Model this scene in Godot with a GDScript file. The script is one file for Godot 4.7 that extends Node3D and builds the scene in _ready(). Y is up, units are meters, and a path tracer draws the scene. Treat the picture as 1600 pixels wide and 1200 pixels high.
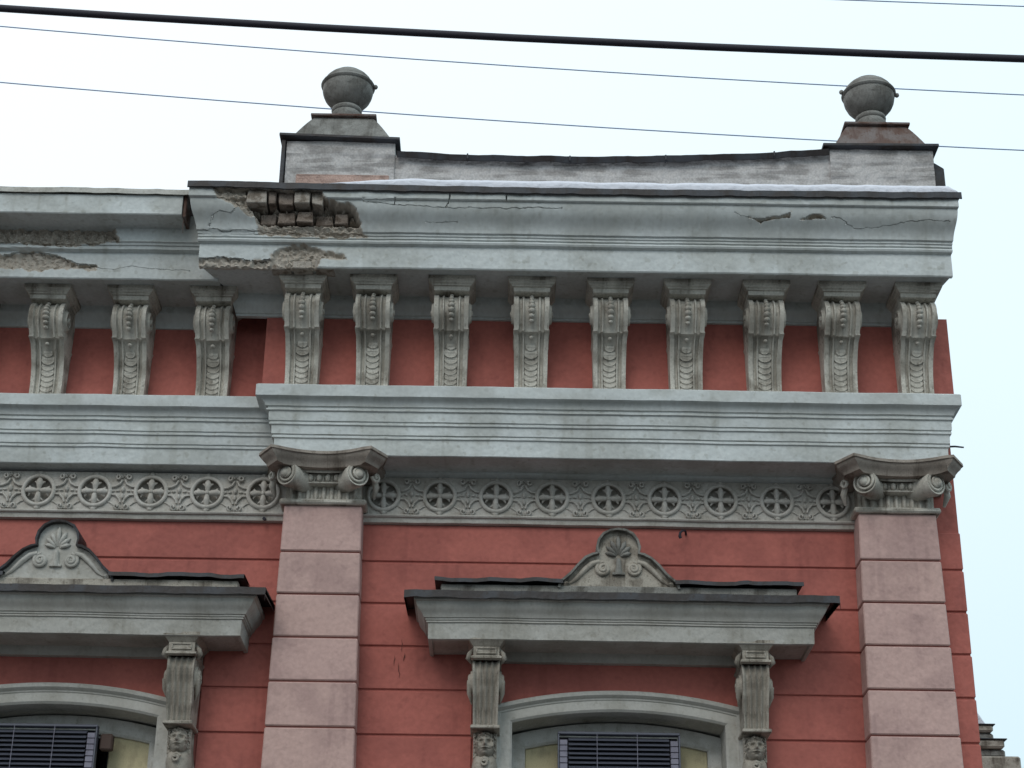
extends Node3D
# A weathered red stucco corner house seen from the street: modillion cornice, ionic pilasters, window hoods.

# ---------------------------------------------------------------- mesh helpers
class MB:
	var v := PackedVector3Array()
	var n := PackedVector3Array()
	var c := PackedColorArray()
	func tri(a: Vector3, b: Vector3, d: Vector3, col := Color.WHITE) -> void:
		var m := (a - d).cross(a - b)
		if m.length_squared() < 1e-16:
			return
		m = m.normalized()
		v.append(a); v.append(b); v.append(d)
		for k in 3:
			n.append(m); c.append(col)
	func quad(a: Vector3, b: Vector3, d: Vector3, e: Vector3, col := Color.WHITE) -> void:
		tri(a, b, d, col); tri(a, d, e, col)
	func vert(p: Vector3, m: Vector3, col: Color) -> void:
		v.append(p); n.append(m); c.append(col)
	func box(lo: Vector3, hi: Vector3, col := Color.WHITE) -> void:
		bevel(lo, hi, 0.0, col)
	func bevel(lo: Vector3, hi: Vector3, b: float, col := Color.WHITE) -> void:
		hexa([Vector3(lo.x, lo.y, lo.z), Vector3(hi.x, lo.y, lo.z), Vector3(hi.x, hi.y, lo.z), Vector3(lo.x, hi.y, lo.z),
			Vector3(lo.x, lo.y, hi.z), Vector3(hi.x, lo.y, hi.z), Vector3(hi.x, hi.y, hi.z), Vector3(lo.x, hi.y, hi.z)], b, col)
	# eight corners: back four (bl, br, tr, tl seen from the front), then front four; bevelled edges
	func hexa(q: Array, b: float, col := Color.WHITE) -> void:
		var faces := [[7, 6, 5, 4], [2, 3, 0, 1], [3, 7, 4, 0], [6, 2, 1, 5], [3, 2, 6, 7], [4, 5, 1, 0]]
		if b <= 0.0:
			for f in faces:
				quad(q[f[0]], q[f[1]], q[f[2]], q[f[3]], col)
			return
		var ins := {}
		for fi in 6:
			var f = faces[fi]
			for k in 4:
				var p: Vector3 = q[f[k]]
				var d1: Vector3 = (q[f[(k + 1) % 4]] - p).normalized()
				var d2: Vector3 = (q[f[(k + 3) % 4]] - p).normalized()
				ins[fi * 8 + f[k]] = p + d1 * b + d2 * b
			quad(ins[fi * 8 + f[0]], ins[fi * 8 + f[1]], ins[fi * 8 + f[2]], ins[fi * 8 + f[3]], col)
		for fi in 6:
			for k in 4:
				var a: int = faces[fi][k]
				var e: int = faces[fi][(k + 1) % 4]
				for gi in range(fi + 1, 6):
					var g = faces[gi]
					if a in g and e in g:
						quad(ins[fi * 8 + e], ins[fi * 8 + a], ins[gi * 8 + a], ins[gi * 8 + e], col)
		var cen := Vector3.ZERO
		for p in q: cen += p / 8.0
		for k in 8:
			var t := []
			for fi in 6:
				if k in faces[fi]: t.append(ins[fi * 8 + k])
			var m: Vector3 = (t[0] - t[2]).cross(t[0] - t[1])
			if m.dot(q[k] - cen) > 0: tri(t[0], t[1], t[2], col)
			else: tri(t[0], t[2], t[1], col)
	# grid of ni x nj points, smooth where neighbouring faces turn less than the limit
	func grid(P: PackedVector3Array, C: PackedColorArray, ni: int, nj: int, lim := 0.8) -> void:
		var fnorm := PackedVector3Array()
		var mi := ni - 1
		var mj := nj - 1
		fnorm.resize(mi * mj)
		for i in mi:
			for j in mj:
				var a := P[i * nj + j]
				var b := P[(i + 1) * nj + j]
				var d := P[(i + 1) * nj + j + 1]
				var e := P[i * nj + j + 1]
				fnorm[i * mj + j] = (e - b).cross(d - a).normalized()
		var di := [0, 1, 1, 0]
		var dj := [0, 0, 1, 1]
		var order := [0, 1, 2, 0, 2, 3]
		for i in mi:
			for j in mj:
				var f := fnorm[i * mj + j]
				if f == Vector3.ZERO: continue
				var ns := []
				for k in 4:
					var vi: int = i + di[k]
					var vj: int = j + dj[k]
					var s := Vector3.ZERO
					for gi in range(max(vi - 1, 0), min(vi + 1, mi)):
						for gj in range(max(vj - 1, 0), min(vj + 1, mj)):
							var g := fnorm[gi * mj + gj]
							if g.dot(f) > lim: s += g
					ns.append(s.normalized())
				for k in order:
					var at: int = (i + di[k]) * nj + j + dj[k]
					v.append(P[at]); n.append(ns[k]); c.append(C[at] if C.size() > at else Color.WHITE)
	# solid of revolution about y through at: profile of (radius, y)
	func lathe(at: Vector3, prof: Array, seg := 20, col := Color.WHITE, bas := Basis.IDENTITY, lim := 0.7) -> void:
		var P := PackedVector3Array()
		var C := PackedColorArray()
		for i in seg + 1:
			var a := TAU * i / seg
			for p in prof:
				P.append(at + bas * Vector3(sin(a) * p.x, p.y, cos(a) * p.x)); C.append(col)
		grid(P, C, seg + 1, prof.size(), lim)
	# tube along points with a radius for each
	func tube(pts: Array, rad: Array, seg := 6, col := Color.WHITE, flat := 1.0) -> void:
		var P := PackedVector3Array()
		var C := PackedColorArray()
		var nn := pts.size()
		for k in seg + 1:
			for i in nn:
				var t: Vector3 = (pts[min(i + 1, nn - 1)] - pts[max(i - 1, 0)]).normalized()
				var up := Vector3(0, 0, 1) if absf(t.z) < 0.9 else Vector3(0, 1, 0)
				var sd := t.cross(up).normalized()
				up = sd.cross(t)
				var a := -TAU * k / seg
				var r: float = rad[i] if rad.size() > 1 else rad[0]
				P.append(pts[i] + sd * cos(a) * r + up * sin(a) * r * flat); C.append(col)
		grid(P, C, seg + 1, nn, 0.3)
		for e in [0, nn - 1]:
			for k in range(1, seg - 1):
				if e == 0: tri(P[0], P[k * nn], P[(k + 1) * nn], col)
				else: tri(P[e], P[(k + 1) * nn + e], P[k * nn + e], col)
	func ball(at: Vector3, r: Vector3, seg := 10, rings := 6, col := Color.WHITE) -> void:
		var P := PackedVector3Array()
		var C := PackedColorArray()
		for i in seg + 1:
			var a := TAU * i / seg
			for j in rings + 1:
				var b := PI * j / rings
				P.append(at + Vector3(sin(a) * sin(b) * r.x, cos(b) * r.y, cos(a) * sin(b) * r.z)); C.append(col)
		grid(P, C, seg + 1, rings + 1, 0.0)
	func mesh() -> ArrayMesh:
		var arr := []
		arr.resize(Mesh.ARRAY_MAX)
		arr[Mesh.ARRAY_VERTEX] = v
		arr[Mesh.ARRAY_NORMAL] = n
		arr[Mesh.ARRAY_COLOR] = c
		var m := ArrayMesh.new()
		m.add_surface_from_arrays(Mesh.PRIMITIVE_TRIANGLES, arr)
		return m

var M := {}
var na := FastNoiseLite.new()
var nb := FastNoiseLite.new()
var rng := RandomNumberGenerator.new()
var house: Node3D

func put(called: String, mesh: Mesh, m: Material, parent: Node, at := Vector3.ZERO) -> MeshInstance3D:
	var o := MeshInstance3D.new()
	o.name = called
	o.mesh = mesh
	o.material_override = m
	o.position = at
	parent.add_child(o, true)
	return o

func part(called: String, parent: Node, at := Vector3.ZERO) -> Node3D:
	var o := Node3D.new()
	o.name = called
	o.position = at
	parent.add_child(o, true)
	return o

func tag(o: Node, label: String, category := "", group := "", kind := "") -> Node:
	if label: o.set_meta("label", label)
	if category: o.set_meta("category", category)
	if group: o.set_meta("group", group)
	if kind: o.set_meta("kind", kind)
	return o

# ---------------------------------------------------------------- materials
func nimg(w: int, h: int, sd: int, freq: float, octs := 4, kind := FastNoiseLite.TYPE_SIMPLEX_SMOOTH) -> PackedByteArray:
	var f := FastNoiseLite.new()
	f.seed = sd
	f.noise_type = kind
	f.frequency = freq
	f.fractal_octaves = octs
	var im := f.get_seamless_image(w, h)
	im.convert(Image.FORMAT_L8)
	return im.get_data()

func streaks(w: int, h: int, sd: int, freq: float, squash: int, lying := false) -> PackedByteArray:
	var f := FastNoiseLite.new()
	f.seed = sd
	f.frequency = freq
	f.fractal_octaves = 3
	var im := f.get_seamless_image(w / squash if lying else w, h if lying else h / squash)
	im.convert(Image.FORMAT_L8)
	im.resize(w, h, Image.INTERPOLATE_CUBIC)
	return im.get_data()

func ss(a: float, b: float, x: float) -> float:
	return smoothstep(a, b, x)

func tint_texture(sd: int, mottle: float, fine: float, streak: float, speck: float, stain: Color, streak_at := 0.6, lying := false) -> ImageTexture:
	var w := 768
	var a := nimg(w, w, sd, 0.006, 5)
	var b := nimg(w, w, sd + 1, 0.09, 3)
	var s := streaks(w, w, sd + 2, 0.03, 12, lying)
	var d := nimg(w, w, sd + 3, 0.035, 3)
	var out := PackedByteArray()
	out.resize(w * w * 3)
	for i in w * w:
		var k := mottle * ss(0.35, 0.75, a[i] / 255.0) + speck * ss(0.72, 0.82, d[i] / 255.0)
		k += streak * ss(streak_at, streak_at + 0.25, s[i] / 255.0) * ss(0.25, 0.6, a[i] / 255.0)
		k = minf(k, 1.0)
		var g := 1.0 - fine * (b[i] / 255.0)
		out[i * 3] = int(255 * g * lerpf(1.0, stain.r, k))
		out[i * 3 + 1] = int(255 * g * lerpf(1.0, stain.g, k))
		out[i * 3 + 2] = int(255 * g * lerpf(1.0, stain.b, k))
	return ImageTexture.create_from_image(Image.create_from_data(w, w, false, Image.FORMAT_RGB8, out))

func bump_texture(sd: int, freq: float, octs: int, strength: float) -> ImageTexture:
	var im := Image.create_from_data(512, 512, false, Image.FORMAT_L8, nimg(512, 512, sd, freq, octs))
	im.convert(Image.FORMAT_RGBA8)
	im.bump_map_to_normal_map(strength)
	return ImageTexture.create_from_image(im)

func mat(lin: Color, rough: float, tex: Texture2D = null, scale := 0.5, bump: Texture2D = null, bs := 1.0, metal := 0.0) -> StandardMaterial3D:
	var m := StandardMaterial3D.new()
	m.albedo_color = lin.linear_to_srgb()
	m.roughness = rough
	m.metallic = metal
	m.vertex_color_use_as_albedo = true
	m.uv1_triplanar = true
	m.uv1_world_triplanar = true
	m.uv1_scale = Vector3.ONE * scale
	if tex: m.albedo_texture = tex
	if bump:
		m.normal_enabled = true
		m.normal_texture = bump
		m.normal_scale = bs
	return m

func make_materials() -> void:
	var plaster := tint_texture(11, 0.30, 0.08, 0.16, 0.25, Color(0.72, 0.70, 0.66))
	var grime := tint_texture(31, 0.60, 0.16, 0.4, 0.4, Color(0.60, 0.58, 0.56), 0.58)
	var paint := tint_texture(51, 0.3, 0.08, 0.18, 0.15, Color(0.74, 0.72, 0.74))
	var rust := tint_texture(71, 0.8, 0.2, 0.6, 0.6, Color(0.72, 0.52, 0.42))
	var earth := tint_texture(91, 0.7, 0.25, 0.1, 0.5, Color(0.58, 0.54, 0.5))
	var layered := tint_texture(131, 0.3, 0.18, 0.8, 0.3, Color(0.78, 0.775, 0.77), 0.42, true)
	var slush := tint_texture(151, 0.9, 0.2, 0.1, 0.3, Color(0.45, 0.44, 0.43))
	var fine := bump_texture(5, 0.05, 4, 3.0)
	var coarse := bump_texture(6, 0.03, 5, 8.0)
	M.plaster = mat(Color(0.655, 0.685, 0.675), 0.92, plaster, 0.42, fine, 0.4)
	M.stone = mat(Color(0.66, 0.625, 0.55), 0.93, grime, 0.9, fine, 0.6)
	M.frieze = mat(Color(0.54, 0.51, 0.465), 0.93, plaster, 0.9, fine, 0.5)
	M.hood = mat(Color(0.51, 0.495, 0.455), 0.92, plaster, 0.6, fine, 0.5)
	M.red = mat(Color(0.475, 0.145, 0.115), 0.9, paint, 0.37, fine, 0.3)
	M.pink = mat(Color(0.575, 0.385, 0.345), 0.9, paint, 0.45, fine, 0.3)
	M.joint = mat(Color(0.24, 0.085, 0.07), 0.95, paint, 0.5)
	M.mortar = mat(Color(0.40, 0.32, 0.25), 1.0, earth, 1.3, coarse, 1.0)
	M.bracket = mat(Color(0.47, 0.425, 0.36), 0.93, grime, 1.4, fine, 0.6)
	M.abacus = mat(Color(0.40, 0.345, 0.295), 0.93, grime, 1.4, fine, 0.6)
	M.soot = mat(Color(0.27, 0.26, 0.235), 0.95, grime, 1.6, fine, 0.6)
	M.brick_pale = mat(Color(0.52, 0.465, 0.405), 1.0, earth, 2.2, coarse, 0.6)
	M.brick_pink = mat(Color(0.55, 0.38, 0.32), 1.0, layered, 1.2, coarse, 0.8)
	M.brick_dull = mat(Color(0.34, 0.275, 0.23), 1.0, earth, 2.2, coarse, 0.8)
	M.brick = mat(Color(0.33, 0.215, 0.155), 1.0, earth, 2.2, coarse, 0.8)
	M.attic = mat(Color(0.66, 0.63, 0.61), 0.95, layered, 0.8, coarse, 0.6)
	M.tin = mat(Color(0.034, 0.036, 0.044), 0.6, rust, 0.9, fine, 0.3)
	M.rusty = mat(Color(0.20, 0.165, 0.155), 0.75, rust, 1.1, fine, 0.4)
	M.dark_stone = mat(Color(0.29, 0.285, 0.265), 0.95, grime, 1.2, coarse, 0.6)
	M.rust_drip = mat(Color(0.16, 0.06, 0.05), 1.0, earth, 3.0)
	M.slat = mat(Color(0.10, 0.105, 0.135), 0.5)
	M.stile = mat(Color(0.26, 0.25, 0.31), 0.7, paint, 1.5)
	M.frame = mat(Color(0.60, 0.59, 0.55), 0.8, plaster, 2.0)
	M.yellow = mat(Color(0.66, 0.58, 0.36), 0.85, paint, 1.7)
	M.brown = mat(Color(0.08, 0.05, 0.04), 0.8)
	M.snow = mat(Color(0.70, 0.71, 0.77), 0.9, null, 1.0, coarse, 0.5)
	M.cable = mat(Color(0.018, 0.016, 0.026), 0.7)
	M.wire = mat(Color(0.26, 0.36, 0.55), 0.6)
	M.asphalt = mat(Color(0.13, 0.13, 0.132), 0.95, slush, 0.3)
	M.paving = mat(Color(0.20, 0.195, 0.19), 0.95, slush, 0.5)
	M.glass = StandardMaterial3D.new()
	M.glass.albedo_color = Color(0.03, 0.035, 0.04)
	M.glass.roughness = 0.06

# ---------------------------------------------------------------- mouldings
func wob(p: Vector3) -> Vector3:
	return p + Vector3(0.0, 0.004 * na.get_noise_3d(p.x * 1.3, p.y * 0.4, 3.0) + 0.0012 * nb.get_noise_3d(p.x * 8, p.y * 3, 9.0), 0.003 * na.get_noise_3d(p.x * 1.7, p.y * 2.0, 21.0) + 0.0012 * nb.get_noise_3d(p.x * 9, p.y * 9, 4.0))

func densify(prof: Array, most: float) -> Array:
	var out := [prof[0]]
	for i in range(1, prof.size()):
		var step := most
		if most < 0: step = 0.06 if prof[i].x < 0.4 or prof[i - 1].y > 6.94 else (0.0075 if prof[i - 1].y > 6.705 else 0.0085)
		var k := int(ceil((prof[i] - prof[i - 1]).length() / step))
		for q in range(1, k + 1):
			out.append(prof[i - 1].lerp(prof[i], float(q) / k))
	return out

func curve(a: Vector2, ta: Vector2, tb: Vector2, b: Vector2, k := 8) -> Array:
	var out := []
	for i in k + 1:
		out.append(a.bezier_interpolate(ta, tb, b, float(i) / k))
	return out

# prof: (z, y) from the top round to the bottom; ends at xl - nl * (z - zw) and xr + nr * (z - zw)
func moulding(prof: Array, zw: float, xl: float, nl: float, xr: float, nr: float, xs: Array, ret_l := INF, ret_r := INF, dis = null, most := 0.06) -> ArrayMesh:
	var pr := densify(prof, most)
	var rows := []
	var nj := pr.size()
	var P := PackedVector3Array()
	var C := PackedColorArray()
	var wl := func(o): return xl - nl * o
	var wr := func(o): return xr + nr * o
	var ni := 0
	var put_row := func(x_of: Callable, back: float):
		for p in pr:
			var o: float = p.x - zw
			var q := wob(Vector3(x_of.call(o), p.y, p.x))
			if back < INF: q.z = minf(q.z, back)
			var col := Color.WHITE * (0.93 + 0.13 * na.get_noise_3d(q.x * 1.1, q.y * 3.0, q.z))
			if dis != null:
				var r: Array = dis.call(q, col)
				q = r[0]; col = r[1]
			P.append(q); C.append(col)
	if ret_l < INF:
		put_row.call(wl, ret_l); ni += 1
	for s in xs:
		put_row.call(func(o): return lerpf(wl.call(o), wr.call(o), s), INF); ni += 1
	if ret_r < INF:
		put_row.call(wr, ret_r); ni += 1
	var b := MB.new()
	b.grid(P, C, ni, nj, 0.86)
	# flat ends
	var poly := PackedVector2Array()
	for p in pr: poly.append(Vector2(p.x, p.y))
	poly.append(Vector2(minf(zw, pr[0].x) - 0.02, pr[nj - 1].y))
	poly.append(Vector2(minf(zw, pr[0].x) - 0.02, pr[0].y))
	var ids := Geometry2D.triangulate_polygon(poly)
	for e in [0, ni - 1]:
		var pts := []
		for j in nj: pts.append(P[e * nj + j])
		pts.append(Vector3(pts[nj - 1].x, pts[nj - 1].y, poly[nj].x))
		pts.append(Vector3(pts[0].x, pts[0].y, poly[nj].x))
		for t in range(0, ids.size(), 3):
			var A: Vector3 = pts[ids[t]]
			var B: Vector3 = pts[ids[t + 1]]
			var D: Vector3 = pts[ids[t + 2]]
			var m := (A - D).cross(A - B)
			if (m.x > 0) == (e > 0): b.tri(A, B, D)
			else: b.tri(A, D, B)
	return b.mesh()

func steps(n: int) -> Array:
	var out := []
	for i in n + 1: out.append(float(i) / n)
	return out

func xs_fine(x0: float, x1: float, coarse: float, f0: float, f1: float, fine: float, g0 := INF, g1 := INF) -> Array:
	var out := []
	var x := x0
	while x < x1 - 0.001:
		out.append((x - x0) / (x1 - x0))
		x += fine if (x > f0 and x < f1) or (x > g0 and x < g1) else coarse
	out.append(1.0)
	return out

# how deep a point lies inside a broken patch, in metres (negative outside)
func inside(poly: PackedVector2Array, p: Vector2) -> float:
	var d := INF
	for i in poly.size():
		var q := Geometry2D.get_closest_point_to_segment(p, poly[i], poly[(i + 1) % poly.size()])
		d = minf(d, q.distance_to(p))
	return d if Geometry2D.is_point_in_polygon(p, poly) else -d

func prof_z(prof: Array, y: float) -> float:
	var z := 0.0
	for i in range(1, prof.size()):
		var a: Vector2 = prof[i - 1]
		var b: Vector2 = prof[i]
		if a.y >= y and b.y <= y and a.y > b.y:
			z = maxf(z, lerpf(a.x, b.x, (a.y - y) / (a.y - b.y)))
	return z

func drip_stain(prof: Array, pts: Array, width: float, parent: Node) -> void:
	var b := MB.new()
	var path := []
	for i in pts.size() - 1:
		var k := int(ceil((pts[i + 1] - pts[i]).length() / 0.012))
		for q in k:
			path.append(pts[i].lerp(pts[i + 1], float(q) / k))
	path.append(pts[-1])
	var prev := []
	for i in path.size():
		var p: Vector2 = path[i]
		p.y += 0.009 * nb.get_noise_2d(p.x * 22, p.y * 22 + 50)
		p.x += 0.006 * nb.get_noise_2d(p.x * 22 + 90, p.y * 22)
		var t: Vector2 = (path[min(i + 1, path.size() - 1)] - path[max(i - 1, 0)]).normalized()
		var s := Vector2(-t.y, t.x) * width * (0.35 + 0.9 * absf(nb.get_noise_2d(p.x * 14, 7.0))) * minf(1.0, 0.2 + 0.4 * minf(i, path.size() - 1 - i))
		var u := p + s
		var l := p - s
		var row := [Vector3(u.x, u.y, prof_z(prof, u.y) + 0.004), Vector3(l.x, l.y, prof_z(prof, l.y) + 0.004)]
		if prev: b.quad(prev[0], row[0], row[1], prev[1])
		prev = row
	put("drip_stain", b.mesh(), M.rust_drip, parent)

func rough_brick(lo: Vector3, hi: Vector3, sd: float, col: Color) -> ArrayMesh:
	var q := []
	for k in 8:
		var f: int = [0, 1, 1, 0][k % 4]
		var g: int = [0, 0, 1, 1][k % 4]
		var h := 0 if k < 4 else 1
		var p := Vector3(lo.x if f == 0 else hi.x, lo.y if g == 0 else hi.y, lo.z if h == 0 else hi.z)
		q.append(p + Vector3(na.get_noise_2d(k * 90 + sd, 1.0), na.get_noise_2d(k * 90 + sd, 200.0), na.get_noise_2d(k * 90 + sd, 400.0)) * 0.014)
	var b := MB.new()
	b.hexa(q, 0.0045, col)
	return b.mesh()

func _ready() -> void:
	rng.seed = 7
	na.seed = 3; na.frequency = 1.0; na.fractal_octaves = 3
	nb.seed = 8; nb.frequency = 1.0; nb.fractal_octaves = 3
	# camera: standing in the street, looking up with a little tilt
	var cam := Camera3D.new()
	cam.name = "camera"
	cam.position = Vector3(0, 1.6, 9.65)
	cam.rotation_degrees = Vector3(24.84, -0.17, 0.80)
	cam.fov = 24.19
	cam.near = 0.1
	cam.far = 1500
	add_child(cam)
	cam.current = true
	# overcast winter sky, a little brighter towards the zenith
	var sky_img := Image.create(512, 256, false, Image.FORMAT_RGBF)
	var cl := FastNoiseLite.new()
	cl.seed = 5; cl.frequency = 1.2; cl.fractal_octaves = 4
	for y in 256:
		var el := (0.5 - (y + 0.5) / 256.0) * PI
		for x in 512:
			var az := ((x + 0.5) / 512.0 - 0.5) * TAU
			var k := tanh(-3.0 * sin(az) * cos(el))
			var d := Vector3(sin(az) * cos(el), sin(el), -cos(az) * cos(el))
			var f := (1.0 + 0.4 * sin(el)) / 1.165 * (1.0 + 0.025 * cl.get_noise_3d(d.x, d.y * 2, d.z))
			var col := Color((0.85 - 0.08 * k) * lerpf(0.90, 1.0, ss(0.05, 0.5, el)), (0.965 - 0.02 * k) * lerpf(0.97, 1.0, ss(0.05, 0.5, el)), 1.03) * f
			if el < 0: col = Color(0.12, 0.14, 0.15)
			sky_img.set_pixel(x, y, col)
	var psm := PanoramaSkyMaterial.new()
	psm.panorama = ImageTexture.create_from_image(sky_img)
	psm.energy_multiplier = 1.0
	var env := Environment.new()
	env.background_mode = Environment.BG_SKY
	env.sky = Sky.new()
	env.sky.sky_material = psm
	env.ambient_light_source = Environment.AMBIENT_SOURCE_SKY
	env.tonemap_mode = Environment.TONE_MAPPER_LINEAR
	env.tonemap_exposure = 1.05
	env.sdfgi_enabled = true
	env.ssao_enabled = true
	env.ssil_enabled = true
	var we := WorldEnvironment.new()
	we.name = "world_environment"
	we.environment = env
	add_child(we)
	var sun := DirectionalLight3D.new()
	sun.name = "sun"
	sun.light_energy = 0.22
	sun.light_angular_distance = 25.0
	sun.light_color = Color(1.0, 0.98, 0.95)
	sun.shadow_enabled = true
	sun.rotation_degrees = Vector3(-36, -14, 0)
	add_child(sun)

	make_materials()
	ground()
	house = part("corner_house", self)
	tag(house, "weathered red stucco house with pink pilasters and a crumbling grey bracketed cornice", "house")
	walls()
	pilasters()
	friezes()
	string_courses()
	cornice_bay()
	cornice_side()
	modillions()
	parapet()
	windows()
	small_things()
	neighbour()
	cables()
	snow()

# ---------------------------------------------------------------- setting
func ground() -> void:
	var b := MB.new()
	b.quad(Vector3(-600, 0, -600), Vector3(600, 0, -600), Vector3(600, 0, 600), Vector3(-600, 0, 600))
	tag(put("ground", b.mesh(), M.asphalt, self), "dark wet street in front of the house", "ground", "", "structure")
	b = MB.new()
	b.bevel(Vector3(-40, -0.05, -0.2), Vector3(40, 0.13, 2.6), 0.015)
	tag(put("pavement", b.mesh(), M.paving, self), "grey paved footway along the house wall", "pavement", "", "structure")

const WC := [0.635, -2.455]
const JOINTS := [5.169, 4.944, 4.697, 4.45, 4.203, 3.952, 3.703, 3.454, 3.205, 2.956, 2.707, 2.458, 2.209]
const PC := [-1.03, 2.217]

func walls() -> void:
	var b := MB.new()
	var zf := -0.012
	var zb := -0.45
	var xw := [-6.0, WC[1] - 0.6, WC[1] + 0.6, WC[0] - 0.6, WC[0] + 0.6, 2.602]
	for k in [0, 2, 4]:
		b.box(Vector3(xw[k], 0, zb), Vector3(xw[k + 1], 5.88, zf))
	for k in [1, 3]:
		b.box(Vector3(xw[k], 4.112, zb), Vector3(xw[k + 1], 5.88, zf))
		b.box(Vector3(xw[k], 0, zb), Vector3(xw[k + 1], 2.2, zf))
	b.box(Vector3(-6.0, 5.881, zb), Vector3(2.60, 6.44, 0.0))
	b.box(Vector3(-1.425, 5.83, -0.2), Vector3(2.602, 6.45, 0.18))
	b.box(Vector3(-6.0, 0, -9), Vector3(-5.6, 6.9, zb - 0.001))
	b.box(Vector3(2.2, 0, -9), Vector3(2.599, 6.9, zb - 0.001))
	b.box(Vector3(-5.6, 0, -9), Vector3(2.2, 6.9, -8.6))
	b.box(Vector3(-6.0, 6.441, -0.5), Vector3(2.55, 6.9, -0.002))
	var w := put("wall", b.mesh(), M.red, house)
	tag(w, "red painted plaster wall cut by thin dark horizontal joints")
	# plaster courses between the sunk joints
	for r in JOINTS.size() - 1:
		var y1: float = JOINTS[r] - (0.007 if r else 0.0)
		var y0: float = JOINTS[r + 1] + 0.007
		var runs := []
		if r < 3:
			runs = [[-6.0, -1.2], [-0.86, 2.05], [2.38, 2.606]]
		else:
			runs = [[-6.0, WC[1] - 0.80], [WC[1] + 0.80, -1.2], [-0.86, WC[0] - 0.80], [WC[0] + 0.80, 2.05], [2.38, 2.606]]
		for s in runs:
			var q := MB.new()
			var j := 0.0015 * na.get_noise_2d(s[0] * 30, r * 40.0)
			var tone := 1.0 + 0.10 * na.get_noise_2d(s[0] * 17, r * 23.0 + 5)
			q.bevel(Vector3(s[0], y0, -0.02), Vector3(s[1], y1, 0.0 + j), 0.004, Color(tone, tone, tone))
			put("course", q.mesh(), M.red, w)
	# flat tin roof behind the parapet
	b = MB.new()
	b.hexa([Vector3(-6.1, 7.6, -8.9), Vector3(2.55, 7.6, -8.9), Vector3(2.55, 7.65, -8.9), Vector3(-6.1, 7.65, -8.9),
		Vector3(-6.1, 6.86, 0.3), Vector3(2.55, 6.86, 0.3), Vector3(2.55, 6.91, 0.3), Vector3(-6.1, 6.91, 0.3)], 0.0)
	put("roof", b.mesh(), M.rusty, house)

# ---------------------------------------------------------------- pilasters and capitals
func pilasters() -> void:
	for pi in 2:
		var cx: float = PC[pi]
		var pil := part("pilaster", house, Vector3(cx, 0, 0))
		tag(pil, ["pink blocked pilaster between the two window hoods", "pink blocked pilaster beside the outer corner of the wall"][pi])
		var hw := func(y): return 0.2205 + 0.0178 * (5.2 - y)
		var b := MB.new()
		b.hexa([Vector3(-hw.call(0.1) + 0.008, 0.1, -0.05), Vector3(hw.call(0.1) - 0.008, 0.1, -0.05), Vector3(hw.call(5.2) - 0.008, 5.2, -0.05), Vector3(-hw.call(5.2) + 0.008, 5.2, -0.05),
			Vector3(-hw.call(0.1) + 0.008, 0.1, 0.148), Vector3(hw.call(0.1) - 0.008, 0.1, 0.148), Vector3(hw.call(5.2) - 0.008, 5.2, 0.148), Vector3(-hw.call(5.2) + 0.008, 5.2, 0.148)], 0.0)
		put("shaft", b.mesh(), M.joint, pil)
		for r in JOINTS.size() - 1:
			var y1: float = (JOINTS[r] if r else 5.224) - 0.005
			var y0: float = JOINTS[r + 1] + 0.005
			var h0: float = hw.call(y0) + 0.003 * na.get_noise_2d(r * 7.0, cx * 9)
			var h1: float = hw.call(y1) + 0.003 * na.get_noise_2d(r * 7.0, cx * 9 + 40)
			var zf := 0.16 + 0.003 * na.get_noise_2d(r * 31.0, cx * 9 + 80)
			var q := MB.new()
			var t := 1.0 + 0.10 * na.get_noise_2d(r * 13.0, cx * 5)
			q.hexa([Vector3(-h0, y0, 0.0), Vector3(h0, y0, 0.0), Vector3(h1, y1, 0.0), Vector3(-h1, y1, 0.0),
				Vector3(-h0, y0, zf), Vector3(h0, y0, zf), Vector3(h1, y1, zf), Vector3(-h1, y1, zf)], 0.006, Color(t, t, t * 0.99))
			put("block", q.mesh(), M.pink, pil)
		capital(cx, pi)

func spiral(c: Vector3, r0: float, turns: float, dir: float, a0: float, bas := Basis.IDENTITY, k := 26, r_end := 0.12) -> Array:
	var out := []
	for i in k + 1:
		var t := float(i) / k
		var r := r0 * lerpf(1.0, r_end, pow(t, 0.8))
		var a := a0 + dir * turns * TAU * t
		out.append(c + bas * Vector3(cos(a) * r, sin(a) * r, 0.012 * t))
	return out

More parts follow.
